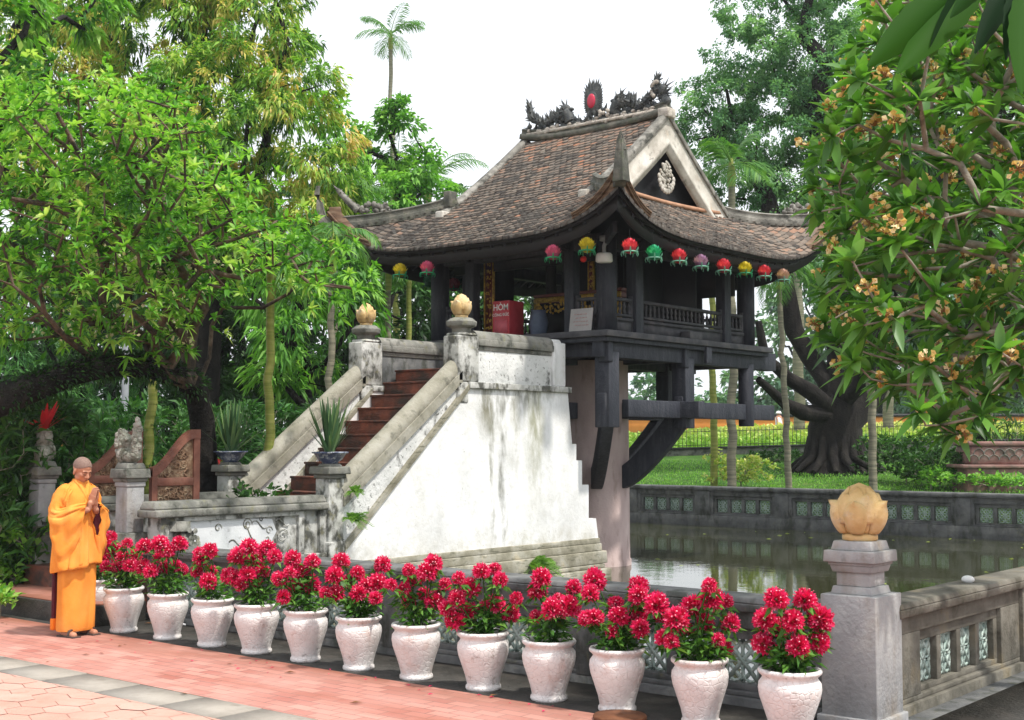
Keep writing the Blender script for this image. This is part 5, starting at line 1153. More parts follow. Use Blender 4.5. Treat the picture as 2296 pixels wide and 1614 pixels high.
def tree(name,label,cat,basept,blobs,mat,bark,L,W,k=7,rt=.2,dens=1,rc=.38,per=8,droop=.2,spread=.9,seed=1,group=None,tmap=None,tjit=.12,path=None,rtip=.010,tipdroop=.25,inner=.15,lift=0,extra=(),sides=6):
    b=np.array(basept,float); t=thing(name,label,cat,tuple(b),group); Mx=Matrix.Translation(-Vector(b))
    C,P,D,T=crown(blobs,dens,rc,per,seed,inner=inner); r=np.random.RandomState(seed)
    if path is None:
        cc=np.mean([np.array(c) for c,R in blobs],0); top=b+(cc-b)*.55; path=[b+(top-b)*q+np.array([.06*math.sin(q*5+seed),.06*math.cos(q*4),0])*q for q in np.linspace(0,1,6)]
    mm=MB(); sel=r.permutation(len(C))[:min(len(C),170)]; grow(mm,path,C[sel],step=.7,rtip=rtip,rbase=rt,seed=seed,lift=lift,extra=extra,sides=sides)
    p0=np.array(path[0]); mm.tube([p0+(0,0,-.15),p0+(0,0,.05),p0+(0,0,.35)],[rt*1.5,rt*1.25,rt*.98],sides+4,cap=False)
    mm.build('trunk',MT[bark],t,True,M=Mx)
    if tmap is not None: T=tmap(P,T)
    lm=MB(); tufts(lm,P,D,k,L,W,spread,droop,T,tjit,seed,tipdroop=tipdroop); lm.build('crown',MT[mat],t,M=Mx); return t
def gp_early(px,F):
    p=at(px,1000,F); p[2]=hz(p[1]); return p
# --- big mango-like tree at the upper left
bl=BL([(330,60,27.5,1.7),(505,60,26.5,1.25),(590,150,26,1.15),(480,210,25.5,1.4),(640,250,25,.85),(560,340,25,1.25),(690,350,25,.72),(400,330,26,1.5),(140,150,27.5,1.6),(240,300,27,1.7),(705,440,25,.62),(620,500,25,1.0),(450,540,26,1.3),(60,330,27,1.5),(250,520,27,1.4),(560,-40,26.5,.9),(420,-90,27,1.4),(200,-60,28,1.6),(-50,100,28,1.7),(600,50,26,.95),(685,200,25,.65),(735,400,25,.55),(700,300,25.2,.8),(300,180,28,1.6),(655,385,25.8,.85),(705,370,26.3,.7),(740,470,25.5,.55),(560,450,26,1.0)])
def mt_map(P,T):
    q=.5+.5*np.sin(P[:,0]*1.9+1)*np.sin(P[:,2]*2.3)+.2*np.sin(P[:,1]*3.1); return np.clip(.08+.40*q+.50*(T>.55)*T,0,1)
b=at(455,1060,25.5); b[2]=.2
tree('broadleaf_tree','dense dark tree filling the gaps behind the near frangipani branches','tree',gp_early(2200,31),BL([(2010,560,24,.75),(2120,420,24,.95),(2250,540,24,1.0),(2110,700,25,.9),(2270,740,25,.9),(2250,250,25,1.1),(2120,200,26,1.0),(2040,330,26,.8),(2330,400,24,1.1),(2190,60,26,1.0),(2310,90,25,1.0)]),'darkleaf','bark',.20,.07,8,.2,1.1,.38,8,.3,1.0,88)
tree('mango_tree','large rounded tree at the upper left with drooping yellow green and orange young leaves','tree',b,bl,'mango','bark',.21,.048,13,.34,1.6,.46,12,.55,1.1,3,None,mt_map,.14,tipdroop=.3,inner=.4)
# --- smaller trees left of the pagoda
lower=[('longan_tree','green tree with drooping leaves directly left of the pagoda roof corner',(690,1050,24),[(640,640,24,.85),(720,600,24,.7),(770,680,24,.62),(660,760,23.5,.6),(800,600,24.5,.5),(640,860,23,.55),(720,850,24.5,.5)],'lime','bark',.26,.055,.6),
('broadleaf_tree','bright green tree on the skyline between the mango-like tree and the pagoda roof',(860,1050,33),[(900,310,33,.75),(850,350,33,.7),(930,390,33,.75),(830,430,33,.7),(890,470,33,1.0),(960,450,33,.55),(750,260,34,.62),(780,300,33.5,.5),(900,250,33,.35)],'lime','bark',.22,.09,.35),
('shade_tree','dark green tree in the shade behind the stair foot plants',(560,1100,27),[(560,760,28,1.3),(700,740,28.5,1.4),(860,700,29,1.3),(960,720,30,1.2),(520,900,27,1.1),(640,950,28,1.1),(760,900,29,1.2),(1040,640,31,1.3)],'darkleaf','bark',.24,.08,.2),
('shade_tree','dark leafy tree behind the gate and the thick leaning limb',(250,1080,27),[(60,700,27,1.5),(220,760,27,1.4),(360,700,27,1.2),(100,950,26,1.4),(300,920,27,1.2),(-60,830,26,1.5),(420,900,27,1.0)],'bamboo','bark',.30,.030,.5)]
for i,(n_,lab,bp,bb,mt_,bk,L,W,dr) in enumerate(lower):
    b=at(*bp); b[2]=.1; tree(n_,lab,'tree',b,BL(bb),mt_,bk,L,W,8,.14,1.5,.40,9,dr,1.0,20+i,inner=.3)
# --- backdrop belt far behind, each tree its own
hints2=['far dense tree at the left edge of the photo','far dense tree behind the gate figures','far dense tree behind the left staircase rail','far dense tree behind the pagoda room','far dense tree just left of the thick column','far hazy tree under the pagoda floor','far hazy tree left of the big dark trunk','far hazy tree behind the big dark trunk','far hazy tree right of the big dark trunk','far hazy tree at the right edge behind the stone planter']
for i,(px,F) in enumerate([(0,44),(250,46),(520,48),(800,50),(1100,56),(1430,95),(1620,100),(1920,98),(2080,92),(2270,88)]):
    s=F/48; b=at(px,1000,F); b[2]=ground_z(b[0],b[1]); r=np.random.RandomState(50+i)
    if i<5: bb=[(at(px+dx*110,y+r.uniform(-30,30),F+r.uniform(-2,2)),1.9*s*r.uniform(.85,1.2)) for dx,y in((-1,560),(0,520),(1,560),(-1,700),(.9,700),(0,760),(-.8,850),(.5,850),(0,920),(-1,960),(1,960))]
    else: bb=[(at(px+dx*105,y+r.uniform(-12,12)+(62 if i<7 else -60),F+r.uniform(-4,4)),(1.05 if i<6 else .8 if i<7 else 2.1)*s*r.uniform(.85,1.1)) for dx,y in((-.7,835),(.5,830),(0,850),(1,850),(0,905),(1,905),(-1,905))+(() if i<7 else ((-.8,720),(.4,700),(1,740)))]
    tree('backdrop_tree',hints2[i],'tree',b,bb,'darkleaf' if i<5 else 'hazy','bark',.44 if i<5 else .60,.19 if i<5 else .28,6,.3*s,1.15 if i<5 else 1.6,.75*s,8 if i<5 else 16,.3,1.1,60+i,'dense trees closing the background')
# --- right background tree with feathery crown and massive trunk
F0=35; b=at(1872,1048,F0); b[2]=hz(b[1])
def a35(x,y,d=0): return at(x,y,F0+d)
path=[a35(1872,1052),a35(1872,1010),a35(1872,960),a35(1875,930),a35(1878,905)]
ex=[(4,[a35(1850,850),a35(1815,800,.5),a35(1780,740,.5),a35(1760,640,.5),a35(1740,520)]),(4,[a35(1890,850),a35(1890,780),a35(1885,700),a35(1900,560),a35(1910,430)]),
    (3,[a35(1820,880,-1),a35(1770,850,-1),a35(1715,800,-1.5),a35(1700,720,-1.5)]),(3,[a35(1800,925,-1),a35(1760,905,-1.5),a35(1700,850,-2)]),(3,[a35(1940,890,.5),a35(1965,830,.5),a35(1980,740,1),a35(2020,640,1),a35(2050,500,1)]),(4,[a35(1925,870,-1),a35(1950,780,-1),a35(1935,680,-1)])]
bl=BL([(1690,130,36,1.15),(1620,230,36,.75),(1740,290,36,1.5),(1650,390,36,1.0),(1830,140,36,1.5),(1860,330,36,1.5),(1990,120,37,1.9),(2130,300,38,2.1),(1760,440,35.5,.75),(1565,215,37,.42),(1545,300,37,.35),(1680,40,36,.7),(1990,480,37,1.3),(2230,120,38,2.0),(2240,480,38,1.9),(1860,600,36,.9),(1970,640,36,.9),(1580,300,36.5,.55),(1830,-60,36,1.4),(2100,650,38,1.4),(1640,10,36.5,.4),(1760,200,37,1.2),(1700,320,36.5,1.1),(1900,230,37,1.4),(1800,400,37,.9),(1930,420,37,1.1),(1660,300,37,.8)])
tree('fig_tree','huge dark trunked tree behind the pond with a feathery grey green crown above the pagoda','tree',b,bl,'fine','bark',.115,.055,12,.72,2.0,.44,18,.15,1.3,5,None,path=path,extra=ex,rtip=.02,inner=.35,sides=10)
m=MB()   # heavy limbs
for _,pts in ex:
    P0=[path[_]]+pts; m.tube(P0,np.linspace(.27,.09,len(P0)),10,cap=False)
m.tube(path,[.90,.55,.46,.44,.48],14,cap=False)
m.build('limbs',MT['bark'],[o for o in COL.objects if o.name.startswith('fig_tree')][0],True,M=Matrix.Translation(-Vector(b)))
m=MB()   # flared roots
for k in range(16):
    a=k/16*6.28; m.tube([b+np.array([.62*math.cos(a),.62*math.sin(a),.95]),b+np.array([.72*math.cos(a),.72*math.sin(a),.4]),b+np.array([(1.1+.5*rnd.random())*math.cos(a),(1.1+.3*rnd.random())*math.sin(a),.02])],[.10,.13,.07],7)
for k in range(14):
    a=rnd.uniform(0,6.28); c_=b+np.array([.62*math.cos(a),.62*math.sin(a),0]); m.tube([c_+(0,0,.1),c_+(0,0,1.0),c_*1+np.array([-.15*math.cos(a),-.15*math.sin(a),2.0])],[.10,.09,.05],6)
m.build('roots',MT['bark'],[o for o in COL.objects if o.name.startswith('fig_tree')][0],True,M=Matrix.Translation(-Vector(b)))
# ============================================================ PALMS
def frond(m,c,az,el,L,ll,n=26,droop=1.0,wd=.03,t0=.5,vee=.5):
    d=np.array([math.cos(az),math.sin(az),0]); P=[]; p=np.array(c,float); e=el; k=14
    for i in range(k+1): P.append(p.copy()); p=p+(d*math.cos(e)+np.array([0,0,math.sin(e)]))*L/k; e-=droop*1.6/k*(.4+i/k)
    m.tube(P,np.linspace(.016,.004,k+1)*max(.5,L),4,t=.85,cap=False); s=np.array([-math.sin(az),math.cos(az),0]); V=[];F=[];tt=[]
    for i in range(n):
        q=.12+.88*i/(n-1); x=q*k; j=min(k-1,int(x)); b=P[j]+(P[j+1]-P[j])*(x-j); f_=unit(P[j+1]-P[j]); up=np.cross(s,f_)*-1; l=ll*math.sin(math.pi*min(.96,.22+.72*q))**.7*rnd.uniform(.85,1.1)
        for g in(-1,1):
            dr=unit(s*g*.8+f_*.65-up*0+np.array([0,0,vee*.5*(1-q)])-np.array([0,0,1])*rnd.uniform(.1,.5)); o=len(V); mid=b+dr*l*.5; V+=[b,mid+f_*wd*.5,b+dr*l-np.array([0,0,1])*l*.3,mid-f_*wd*.5]; F.append((o,o+1,o+2,o+3)); tt.append(min(1,max(0,t0+rnd.gauss(0,.18))))
    m.add(V,F,np.array(tt))
def palm(label,base_,crown_pt,rt,nf,L,ll,seed,bark='palmtrunk',cs=True,name='areca_palm',el=(.0,1.2),droop=1.0,group='slender areca palms',mat='palmleaf',wd=.035):
    rnd.seed(seed); b=np.array(base_,float); c=np.array(crown_pt,float); t=thing(name,label,'palm',tuple(b),group); Mx=Matrix.Translation(-Vector(b))
    P=[b+(c-b)*q+np.array([.05,.04,0])*math.sin(q*math.pi)*rnd.uniform(-1,1)*(c-b)[2]*.15 for q in np.linspace(0,1,16)]
    R=[rt*(1.25-.3*q) for q in np.linspace(0,1,16)]; P[0]=P[0]-(0,0,.2)
    m=MB(); m.tube(P,R,10,cap=False); n=int((c-b)[2]/.16)
    for k in range(n):
        q=k/n; i=q*15; j=int(i); p=P[j]+(P[min(15,j+1)]-P[j])*(i-j); m.tube([p-(0,0,.012),p+(0,0,.012)],rt*(1.25-.3*q)*1.06,10,cap=False)
    m.build('trunk',MT[bark],t,True,M=Mx)
    if cs: m=MB(); m.tube([c-(0,0,.1),c+(0,0,.25),c+(0,0,.6)],[rt*1.1,rt*1.2,rt*.4],8); m.build('crownshaft',MT['palmgreen'],t,True,M=Mx)
    m=MB()
    for k in range(nf): frond(m,c+(0,0,.45 if cs else 0),k*2.399+rnd.uniform(-.3,.3),rnd.uniform(*el),L*rnd.uniform(.8,1.1),ll,droop=droop,wd=wd)
    m.build('fronds',MT[mat],t,M=Mx); return t
def gpy(px,y):
    p=ony(px,1000,y); p[2]=hz(y); return p
def gp_(px,F,z=None):
    p=at(px,1000,F); p[2]=ground_z(p[0],p[1]) if z is None else z; return p
palm('tall thin palm standing alone against the white sky above the trees',gp_(892,46),at(876,105,46),.075,13,1.25,.55,1,el=(-.3,1.35),droop=.85)
palm('palm with fan of pale upright fronds below the tall skyline palm',gp_(888,34),at(888,480,34),.09,14,1.7,.55,2,'palmgreen',el=(.3,1.45),droop=.8)
palm('palm with dark arching fronds at the left edge of the roof ridge',gp_(985,38),at(960,440,38),.10,12,1.9,.6,3,el=(-.1,1.0),mat='palmleaf')
palm('palm with arching fronds behind the left upswept roof horn',gp_(745,30),at(750,520,30),.09,12,1.6,.55,4,el=(-.2,1.0))
for (lab,px0,px1,y1,F,r_,bk,nf) in [('green ringed palm stem behind the right gate pillar, leftmost of the garden palms',330,352,500,17.5,.055,'palmgreen',9),('yellow green palm stem beside the left stair rail',600,608,650,17.2,.055,'palmgreen',9),('grey palm stem rising behind the middle of the left stair rail',738,744,600,19.5,.05,'palmtrunk',10),('thin palm stem left of the left lotus finial',866,871,640,25,.055,'palmtrunk',10),('thin yellow palm stem between the two lotus finials',926,917,625,26,.055,'palmgreen',10)]:
    palm(lab,gp_(px0,F,.2),at(px1,y1,F),r_,nf,.85,.34,int(px0),bk,el=(-.3,.9),droop=1.3)
for (lab,px0,px1,y1,F,r_,bk,nf) in [('slender palm just right of the curved wooden strut',1600,1596,560,30,.075,'palmgreen',9),('slender palm with yellow green fronds left of the big dark trunk',1768,1746,640,30,.065,'palmtrunk',11),('slender bare palm stem right of the big dark trunk behind the far balustrade',1957,1940,500,30,.075,'palmtrunk',9)]:
    palm(lab,gpy(px0,27.7),ony(px1,y1,27.7),r_,nf,1.1,.4,int(px0),bk,el=(-.5,.7),droop=1.3)
for (lab,px,F,r_) in [('pale grey distant tree trunk left of the big dark trunk',1793,54,.19),('pale distant palm trunk right of the big dark trunk',1992,52,.17),('pale distant trunk above the stone planter',2178,56,.19),('thin white distant pole trunk near the right edge',2222,50,.06)]:
    palm(lab,gp_(px,F),at(px-6,500,F),r_,9,2.2,.6,px,el=(-.2,1),group='distant pale palms')
# fan fronds just behind the right gable and the roof corner at the left
palm('low fan leaved palm behind the right gable',gp_(1640,31),at(1640,410,31),.09,13,1.05,.7,9,el=(-.3,1.3),droop=.6,group='slender areca palms')
# --- pole
m=MB(); p=gp_(279,21,0); q=at(279,700,21); m.tube([(0,0,0),(0,0,q[2])],.055,10); o=m.build('grey_pole',MT['metal'],None,True); o.location=tuple(p); tag(o,'plain grey pole standing behind the gate leaves','pole')
# ============================================================ FRANGIPANI TREES
def curved_leaves(m,P,D,k,L,W,spread,seed,t=None,droop=.5,up=.15):
    r=np.random.RandomState(seed); n=len(P)*k; az=np.tile(np.arange(k)*2.399,len(P))+np.repeat(r.uniform(0,6,len(P)),k); D=unit(np.repeat(D,k,0)); P=np.repeat(P,k,0)
    a=unit(np.cross(D,np.array([.3,.2,1.]))); b=np.cross(D,a); q=a*np.cos(az)[:,None]+b*np.sin(az)[:,None]; ph=spread*r.uniform(.5,1.1,n); d=unit(D*np.cos(ph)[:,None]+q*np.sin(ph)[:,None]+np.array([0,0,up])); l=L*r.uniform(.65,1.15,n); w_=W*r.uniform(.85,1.15,n); s=unit(np.cross(d,np.array([0,0,1.])+r.normal(0,.25,(n,3)))); nn=np.cross(s,d); K=6; V=[]
    dv=droop*r.uniform(.4,1.3,n)
    for i in range(K+1):
        x=i/K; c=P+d*(l*x)[:,None]-np.array([0,0,1])*(dv*l*x*x)[:,None]; ww=(w_*.5*np.sin(math.pi*min(.985,.06+x*.93)**.85)*(1.05))[:,None]; fold=nn*(ww*.35)
        V+=[c-s*ww+fold,c,c+s*ww+fold]
    V=np.stack(V,1).reshape(-1,3); o=(np.arange(n)*(3*(K+1)))[:,None]; F=[]
    for i in range(K):
        for j in(0,1): F.append(o+np.array([[3*i+j,3*i+j+1,3*i+j+4,3*i+j+3]]))
    F=np.concatenate(F); tt=np.tile(np.clip((t if t is not None else r.uniform(0,.85,n)),0,1),2*K); m.add(V,F,tt)
def inpoly(x,y,P):
    c=False;j=len(P)-1
    for i in range(len(P)):
        if (P[i][1]>y)!=(P[j][1]>y) and x<(P[j][0]-P[i][0])*(y-P[i][1])/(P[j][1]-P[i][1])+P[i][0]: c=not c
        j=i
    return c
def sample(poly,n,F0,F1,seed,mind=20):
    r=np.random.RandomState(seed); X=[p[0] for p in poly];Y=[p[1] for p in poly]; out=[];S2=[]
    for _ in range(n*60):
        x=r.uniform(min(X),max(X));y=r.uniform(min(Y),max(Y))
        if inpoly(x,y,poly) and all((x-a)**2+(y-b_)**2>mind**2 for a,b_ in S2[-400:]):
            S2.append((x,y)); out.append(at(x,y,r.uniform(F0,F1)))
            if len(out)>=n: break
    return np.array(out)
# right, near: branches reach in from beyond the frame
poly=[(1860,-60),(1960,30),(1905,120),(1880,200),(1850,300),(1800,385),(1830,470),(1880,560),(1850,640),(1835,740),(1850,800),(1930,850),(2030,890),(2130,1000),(2200,940),(2260,850),(2420,880),(2460,400),(2420,-80)]
tg=sample(poly,520,7.9,11.6,4,19); b=at(2560,1400,9.3); b[2]=0
t=thing('frangipani_tree','near frangipani tree reaching in from the right edge with yellow brown blossom clusters','tree',tuple(b)); Mx=Matrix.Translation(-Vector(b))
mm=MB(); pth=[b,b+(0,0,.5),b+np.array([-.05,.05,1.0]),at(2530,900,9.3),at(2480,800,9.3)]
exl=[(3,[at(2400,760,9.5),at(2300,790,9.3),at(2200,900,9.0),at(2130,930,9)]),(4,[at(2380,640,9.3),at(2250,560,9.2),at(2150,600,9.1)]),(4,[at(2420,500,9.6),at(2300,380,9.5),at(2150,330,9.4),at(2020,340,9.2)]),(4,[at(2500,500,9),at(2460,300,9),at(2380,130,9),at(2250,60,9)])]
tips,tdir=grow(mm,pth,tg,step=.22,rtip=.0062,ex=2.6,wob=.10,rbase=.10,seed=4,lift=-.05,extra=exl,sides=7)
mm.build('branches',MT['barkgrey'],t,True,M=Mx)
tips=np.array(tips); tdir=unit(np.array(tdir)); lm=MB(); rr_=np.random.RandomState(2)
curved_leaves(lm,tips,unit(tdir+np.array([-.1,-.1,.25])),11,.225,.062,1.35,3,droop=.20,up=.22); lm.build('leaves',MT['frangi'],t,True,M=Mx)
fl=MB()
for i in rr_.permutation(len(tips))[:230]:
    c=tips[i]+tdir[i]*.12+np.array([0,0,.05])-Fh*.06
    for k in range(13):
        d=unit(rr_.normal(0,1,3)+np.array([0,0,.5])); s=unit(np.cross(d,rr_.normal(0,1,3))); l=rr_.uniform(.022,.048); q=c+d*rr_.uniform(.015,.05); tt=rr_.uniform(.1,1)
        fl.add([q,q+d*l*.6+s*.022,q+d*l,q+d*l*.6-s*.022],[(0,1,2,3)],tt); s2=np.cross(s,d); fl.add([q,q+d*l*.6+s2*.02,q+d*l,q+d*l*.6-s2*.02],[(0,1,2,3)],min(1,tt+.15)); fl.tube([c,q],.004,4,t=.05,cap=False)
fl.build('blossoms',MT['frangiflower'],t,M=Mx)
# left: spreading frangipani with the thick dark leaning limb
def A(x,y,F): return at(x,y,F)
b=A(462,1100,17); b[2]=.2
t=thing('frangipani_tree','spreading frangipani tree on the left with a thick dark leaning limb and bright green leaves','tree',tuple(b)); Mx=Matrix.Translation(-Vector(b)); mm=MB()
pth=[b,A(460,1080,17),A(458,1000,17),A(452,930,17),A(440,875,16.8),A(420,850,16.5)]
exl=[(5,[A(370,835,16.2),A(300,815,15.8),A(220,815,15.4),A(150,830,15),A(80,860,14.6),A(0,890,14.3),A(-90,930,14)]),
 (6,[A(345,790,16),A(330,760,16),A(280,740,15.6),A(230,690,15.2),A(170,645,15),A(110,610,14.8),A(40,590,14.5),A(-40,580,14.3)]),
 (5,[A(425,790,16.6),A(432,730,16.6),A(455,690,16.5),A(480,650,16.4),A(520,600,16.2),A(560,570,16)]),
 (4,[A(470,800,17),A(475,730,17),A(500,690,17),A(590,690,16.8)]),
 (8,[A(150,760,14.6),A(100,700,14.3),A(30,640,14)])]
tg=sample([(-60,180),(60,190),(200,190),(330,170),(440,230),(480,330),(560,430),(650,490),(760,570),(815,640),(800,690),(680,640),(600,600),(520,640),(430,720),(330,660),(200,640),(60,640),(-60,620)],480,13.2,17.0,9,11)
tg=np.concatenate([tg,sample([(-40,600),(200,640),(380,700),(440,790),(330,790),(100,780),(-40,760)],60,14,16.5,10,18)])
tips,tdir=grow(mm,pth,tg,step=.35,rtip=.009,ex=2.1,wob=.12,rbase=.15,seed=6,extra=exl,sides=7)
# heavy limb thickened and overgrown with epiphytes
P=[A(x,y,F) for x,y,F in((440,872,16.8),(400,842,16.4),(330,822,16),(250,818,15.5),(170,833,15),(90,862,14.6),(10,893,14.3),(-90,930,14))]; mm.build('branches',MT['barkbrown'],t,True,M=Mx)
mm=MB(); mm.tube(P,[.13,.15,.135,.14,.15,.165,.18,.19],12); mm.tube(pth,[.21,.175,.165,.16,.155,.15],12); mm.build('leaning_limb',MT['bark'],t,True,M=Mx)
m=MB(); P=np.array(P)
pts=[];dr=[]
for k in range(3000):
    q=rnd.uniform(0,6.2);j=int(q);p=P[j]+(P[min(7,j+1)]-P[j])*(q-j); a=rnd.uniform(0,6.28); n_=unit(np.array([rnd.gauss(0,1),rnd.gauss(0,1),rnd.gauss(.5,1)])); pts.append(p+n_*rnd.uniform(.13,.19)); dr.append(n_)
leafquads(m,np.array(pts),np.array(dr),.07,.03,np.array([rnd.uniform(0,.7) for _ in pts]),3); m.build('epiphytes',MT['darkleaf'],t,M=Mx)
tips=np.array(tips); tdir=unit(np.array(tdir)); lm=MB(); rr_=np.random.RandomState(5)
TP=np.concatenate([tips,tips+rr_.normal(0,.13,tips.shape),tips+rr_.normal(0,.17,tips.shape),tips+rr_.normal(0,.2,tips.shape)]); TD=unit(np.concatenate([tdir]*4)+np.array([0,0,.35]))
tint=np.repeat(np.clip(.42+.30*np.sin(TP[:,0]*3.1+TP[:,2]*2.3)*np.sin(TP[:,1]*2.7+1+TP[:,2])+rr_.normal(0,.22,len(TP)),0,1),8); curved_leaves(lm,TP,TD,8,.148,.038,1.3,7,t=np.clip(tint+rr_.normal(0,.12,len(tint)),0,1),droop=.35); lm.build('leaves',MT['bright'],t,True,M=Mx)
fl=MB()
low=[i for i in range(len(tips)) if tips[i][2]<4.4]
for i in low[:80]:
    c=tips[i]+(0,0,.05)
    for k in range(8):
        d=unit(rr_.normal(0,1,3)+np.array([0,0,.8])); s=unit(np.cross(d,rr_.normal(0,1,3))); q=c+d*.04; fl.add([q,q+d*.03+s*.02,q+d*.055,q+d*.03-s*.02],[(0,1,2,3)],rr_.uniform(0,1))
fl.build('blossoms',MT['cream'],t,M=Mx)
# near hanging leaves at the top right corner
b=at(2420,-330,3.4); t=thing('overhanging_branch','near branch with a few large dark leaves hanging in at the top right corner','branch',tuple(b)); Mx=Matrix.Translation(-Vector(b)); m=MB()
m.tube([b,at(2330,-190,3.4),at(2240,-90,3.4),at(2180,-40,3.4)],[.02,.014,.01,.006],7); m.tube([at(2330,-190,3.4),at(2290,-60,3.5)],[.012,.006],7); m.build('twig',MT['barkbrown'],t,True,M=Mx)
lm=MB(); rr_=np.random.RandomState(8)
def bigleaf(p0,p1,wd,t,F,bend=.05,roll=0):
    a=at(*p0,F); c=at(*p1,F-.12); d=c-a; l=np.linalg.norm(d); d/=l; s=unit(np.cross(d,Fh)); nn=np.cross(s,d); s=s*math.cos(roll)+nn*math.sin(roll); nn=np.cross(s,d); K=14; V=[]
    for i in range(K+1):
        x=i/K; q=a+d*l*x+np.array([0,0,1])*bend*l*math.sin(x*math.pi)*.5; w_=wd*.5*math.sin(math.pi*min(.99,.03+x**.8*.96))**.8*(1+.05*math.sin(x*40)); V+=[q-s*w_+nn*w_*.3,q-s*w_*.5+nn*w_*.08,q,q+s*w_*.5+nn*w_*.08,q+s*w_+nn*w_*.3]
    lm.add(V,[(5*i+j,5*i+j+1,5*i+5+j+1,5*i+5+j) for i in range(K) for j in range(4)],t)
for a_,c_,w_,t_,ro in [((2175,-40),(1945,150),.105,.55,.2),((2180,-30),(2085,105),.075,.15,.9),((2200,-40),(2010,165),.10,.65,-.3),((2290,-60),(2185,120),.070,.05,.3),((2300,-50),(2255,135),.075,.08,.5),((2310,-40),(2290,210),.085,.62,.1),((2260,-60),(2380,80),.09,.4,0),((2240,-70),(2130,40),.06,.3,.5)]: bigleaf(a_,c_,w_,t_,3.4+rr_.uniform(-.15,.15),roll=ro)
MT['bigleaf']=leafm('large_dark_leaves',[(.005,.022,.010),(.02,.075,.008),(.045,.15,.012)],.35,.65,.1); lm.build('leaves',MT['bigleaf'],t,True,M=Mx)
# left top tree with large bright leaves at the frame edge
bl=BL([(-30,90,20,.8),(20,200,20,.55),(-60,260,20,.9),(30,20,21,.5),(190,20,24,.5)]); b=at(-260,1000,20); b[2]=0
tree('broadleaf_tree','bright leaved tree cut off by the left edge of the photo','tree',b,bl,'bright','bark',.26,.08,8,.14,1.0,.3,8,.3,1.2,77)
# ============================================================ FAR GARDEN
# low wall and iron fence behind the lawn
m=MB(); A0=gp_(1430,46);A1=gp_(2400,44); d=unit(A1-A0); L=np.linalg.norm((A1-A0)[:2])
t=thing('iron_fence','thin black iron fence on a low wall behind the lawn','fence',tuple(A0)); Mx=Matrix.Translation(-Vector(A0))
m=MB(); m.bar(A0+(0,0,.05),A1+(0,0,.05),.25,.42); m.build('fence_wall',MT['stone'],t,M=Mx)
m=MB(); m.bar(A0+(0,0,.28),A1+(0,0,.28),.38,.07); m.build('wall_coping',MT['black'],t,M=Mx)
m=MB()
for h in(.38,.85): m.bar(A0+(0,0,h),A1+(0,0,h),.02,.02)
for i in range(int(L/.13)): p=A0+(A1-A0)*(i*.13/L); m.bar(p+(0,0,.28),p+(0,0,.95),.014,.014,up=(1,0,0))
m.build('railing',MT['black'],t,M=Mx)
# flowering hedge mound
def clump(name,label,cat,c,rx,ry,h,n,L,W,mat,seed,group=None,kind=None,tint=None):
    r=np.random.RandomState(seed); a=r.uniform(0,6.28,n); q=np.sqrt(r.rand(n)); x=q*np.cos(a)*rx; y=q*np.sin(a)*ry; z=h*np.sqrt(np.maximum(0,1-q*q))*r.uniform(.5,1.0,n)
    P=np.stack([x,y,z],1); D=unit(np.stack([x/rx,y/ry,.5+0*x],1)+r.normal(0,.5,(n,3))); m=MB(); leafquads(m,P,D,L*r.uniform(.7,1.2,n),W,np.clip(r.normal(.5,.25,n) if tint is None else r.normal(tint,.15,n),0,1),seed)
    o=m.build(name,MT[mat]); o.location=tuple(c); tag(o,label,cat,group,kind); return o
r=np.random.RandomState(3); xs_=[];N=26000
px=r.uniform(1400,2500,N); FF=r.uniform(48,58,N); P=np.array([at(x_,1000,f_) for x_,f_ in zip(px,FF)]); P[:,2]=[hz(y_) for y_ in P[:,1]]; P[:,2]+=r.uniform(0,.28,N); m=MB(); leafquads(m,P,unit(r.normal(0,1,(N,3))+np.array([0,0,.8])),.30,.16,np.clip((P[:,1]-44)/9+r.normal(0,.22,N),0,1),2); o=m.build('flower_bed',MT['hedge']); tag(o,'yellow green flower bed on the mound behind the iron fence','flower bed',None,'stuff')
# orange boundary wall
A0=gp_(1400,78);A1=gp_(2700,74); zt_=at(1500,934,76)[2]; m=MB(); m.bar((A0[0],A0[1],zt_-.75),(A1[0],A1[1],zt_-.75),.3,1.5); o=m.build('orange_wall',MT['orange']); tag(o,'long orange boundary wall far behind the garden','wall')
m=MB(); m.bar((A0[0],A0[1],zt_+.08),(A1[0],A1[1],zt_+.08),.5,.16); m.build('wall_coping',MT['black'],o)
A0=gp_(100,52);A1=gp_(900,52); m=MB(); m.bar((A0[0],A0[1],.9),(A1[0],A1[1],.9),.3,1.8); o=m.build('orange_wall',MT['orange']); tag(o,'orange wall glimpsed behind the left newel plant','wall')
# visitor far away
p=at(1746,955,66); zt_=at(1746,924,66)[2]; t=thing('person','distant visitor in white clothes and pale hat beyond the flower bed','person',(p[0],p[1],zt_-1.55)); m=MB()
for s in(-1,1): cap(m,(0,s*.09,.85),(0,s*.1,.45),.085,.06); cap(m,(0,s*.1,.45),(0,s*.1,.05),.06,.045); cap(m,(0,s*.17,1.28),(.05,s*.24,1.02),.05,.04); cap(m,(.05,s*.24,1.02),(.12,s*.2,.85),.04,.03)
cap(m,(0,0,.9),(0,0,1.25),.15,.17); cap(m,(0,0,1.3),(0,0,1.4),.05,.05); m.ell((0,0,1.45),(.09,.08,.11),12,8); o=m.build('body',MT['skin'],t,True); q=o.modifiers.new('r','REMESH'); q.mode='VOXEL'; q.voxel_size=.02
m=ring_loft([(0,0,.75,.17,.22),(0,0,1.0,.16,.2),(0,0,1.25,.16,.22),(0,0,1.37,.08,.1)],24); m.build('shirt',MT['whitepaint'],t,True)
m=MB(); m.lathe([(.17,1.5),(.12,1.53),(.1,1.6),(0,1.62)],(0,0,0),16); m.build('hat',MT['whitepaint'],t,True)
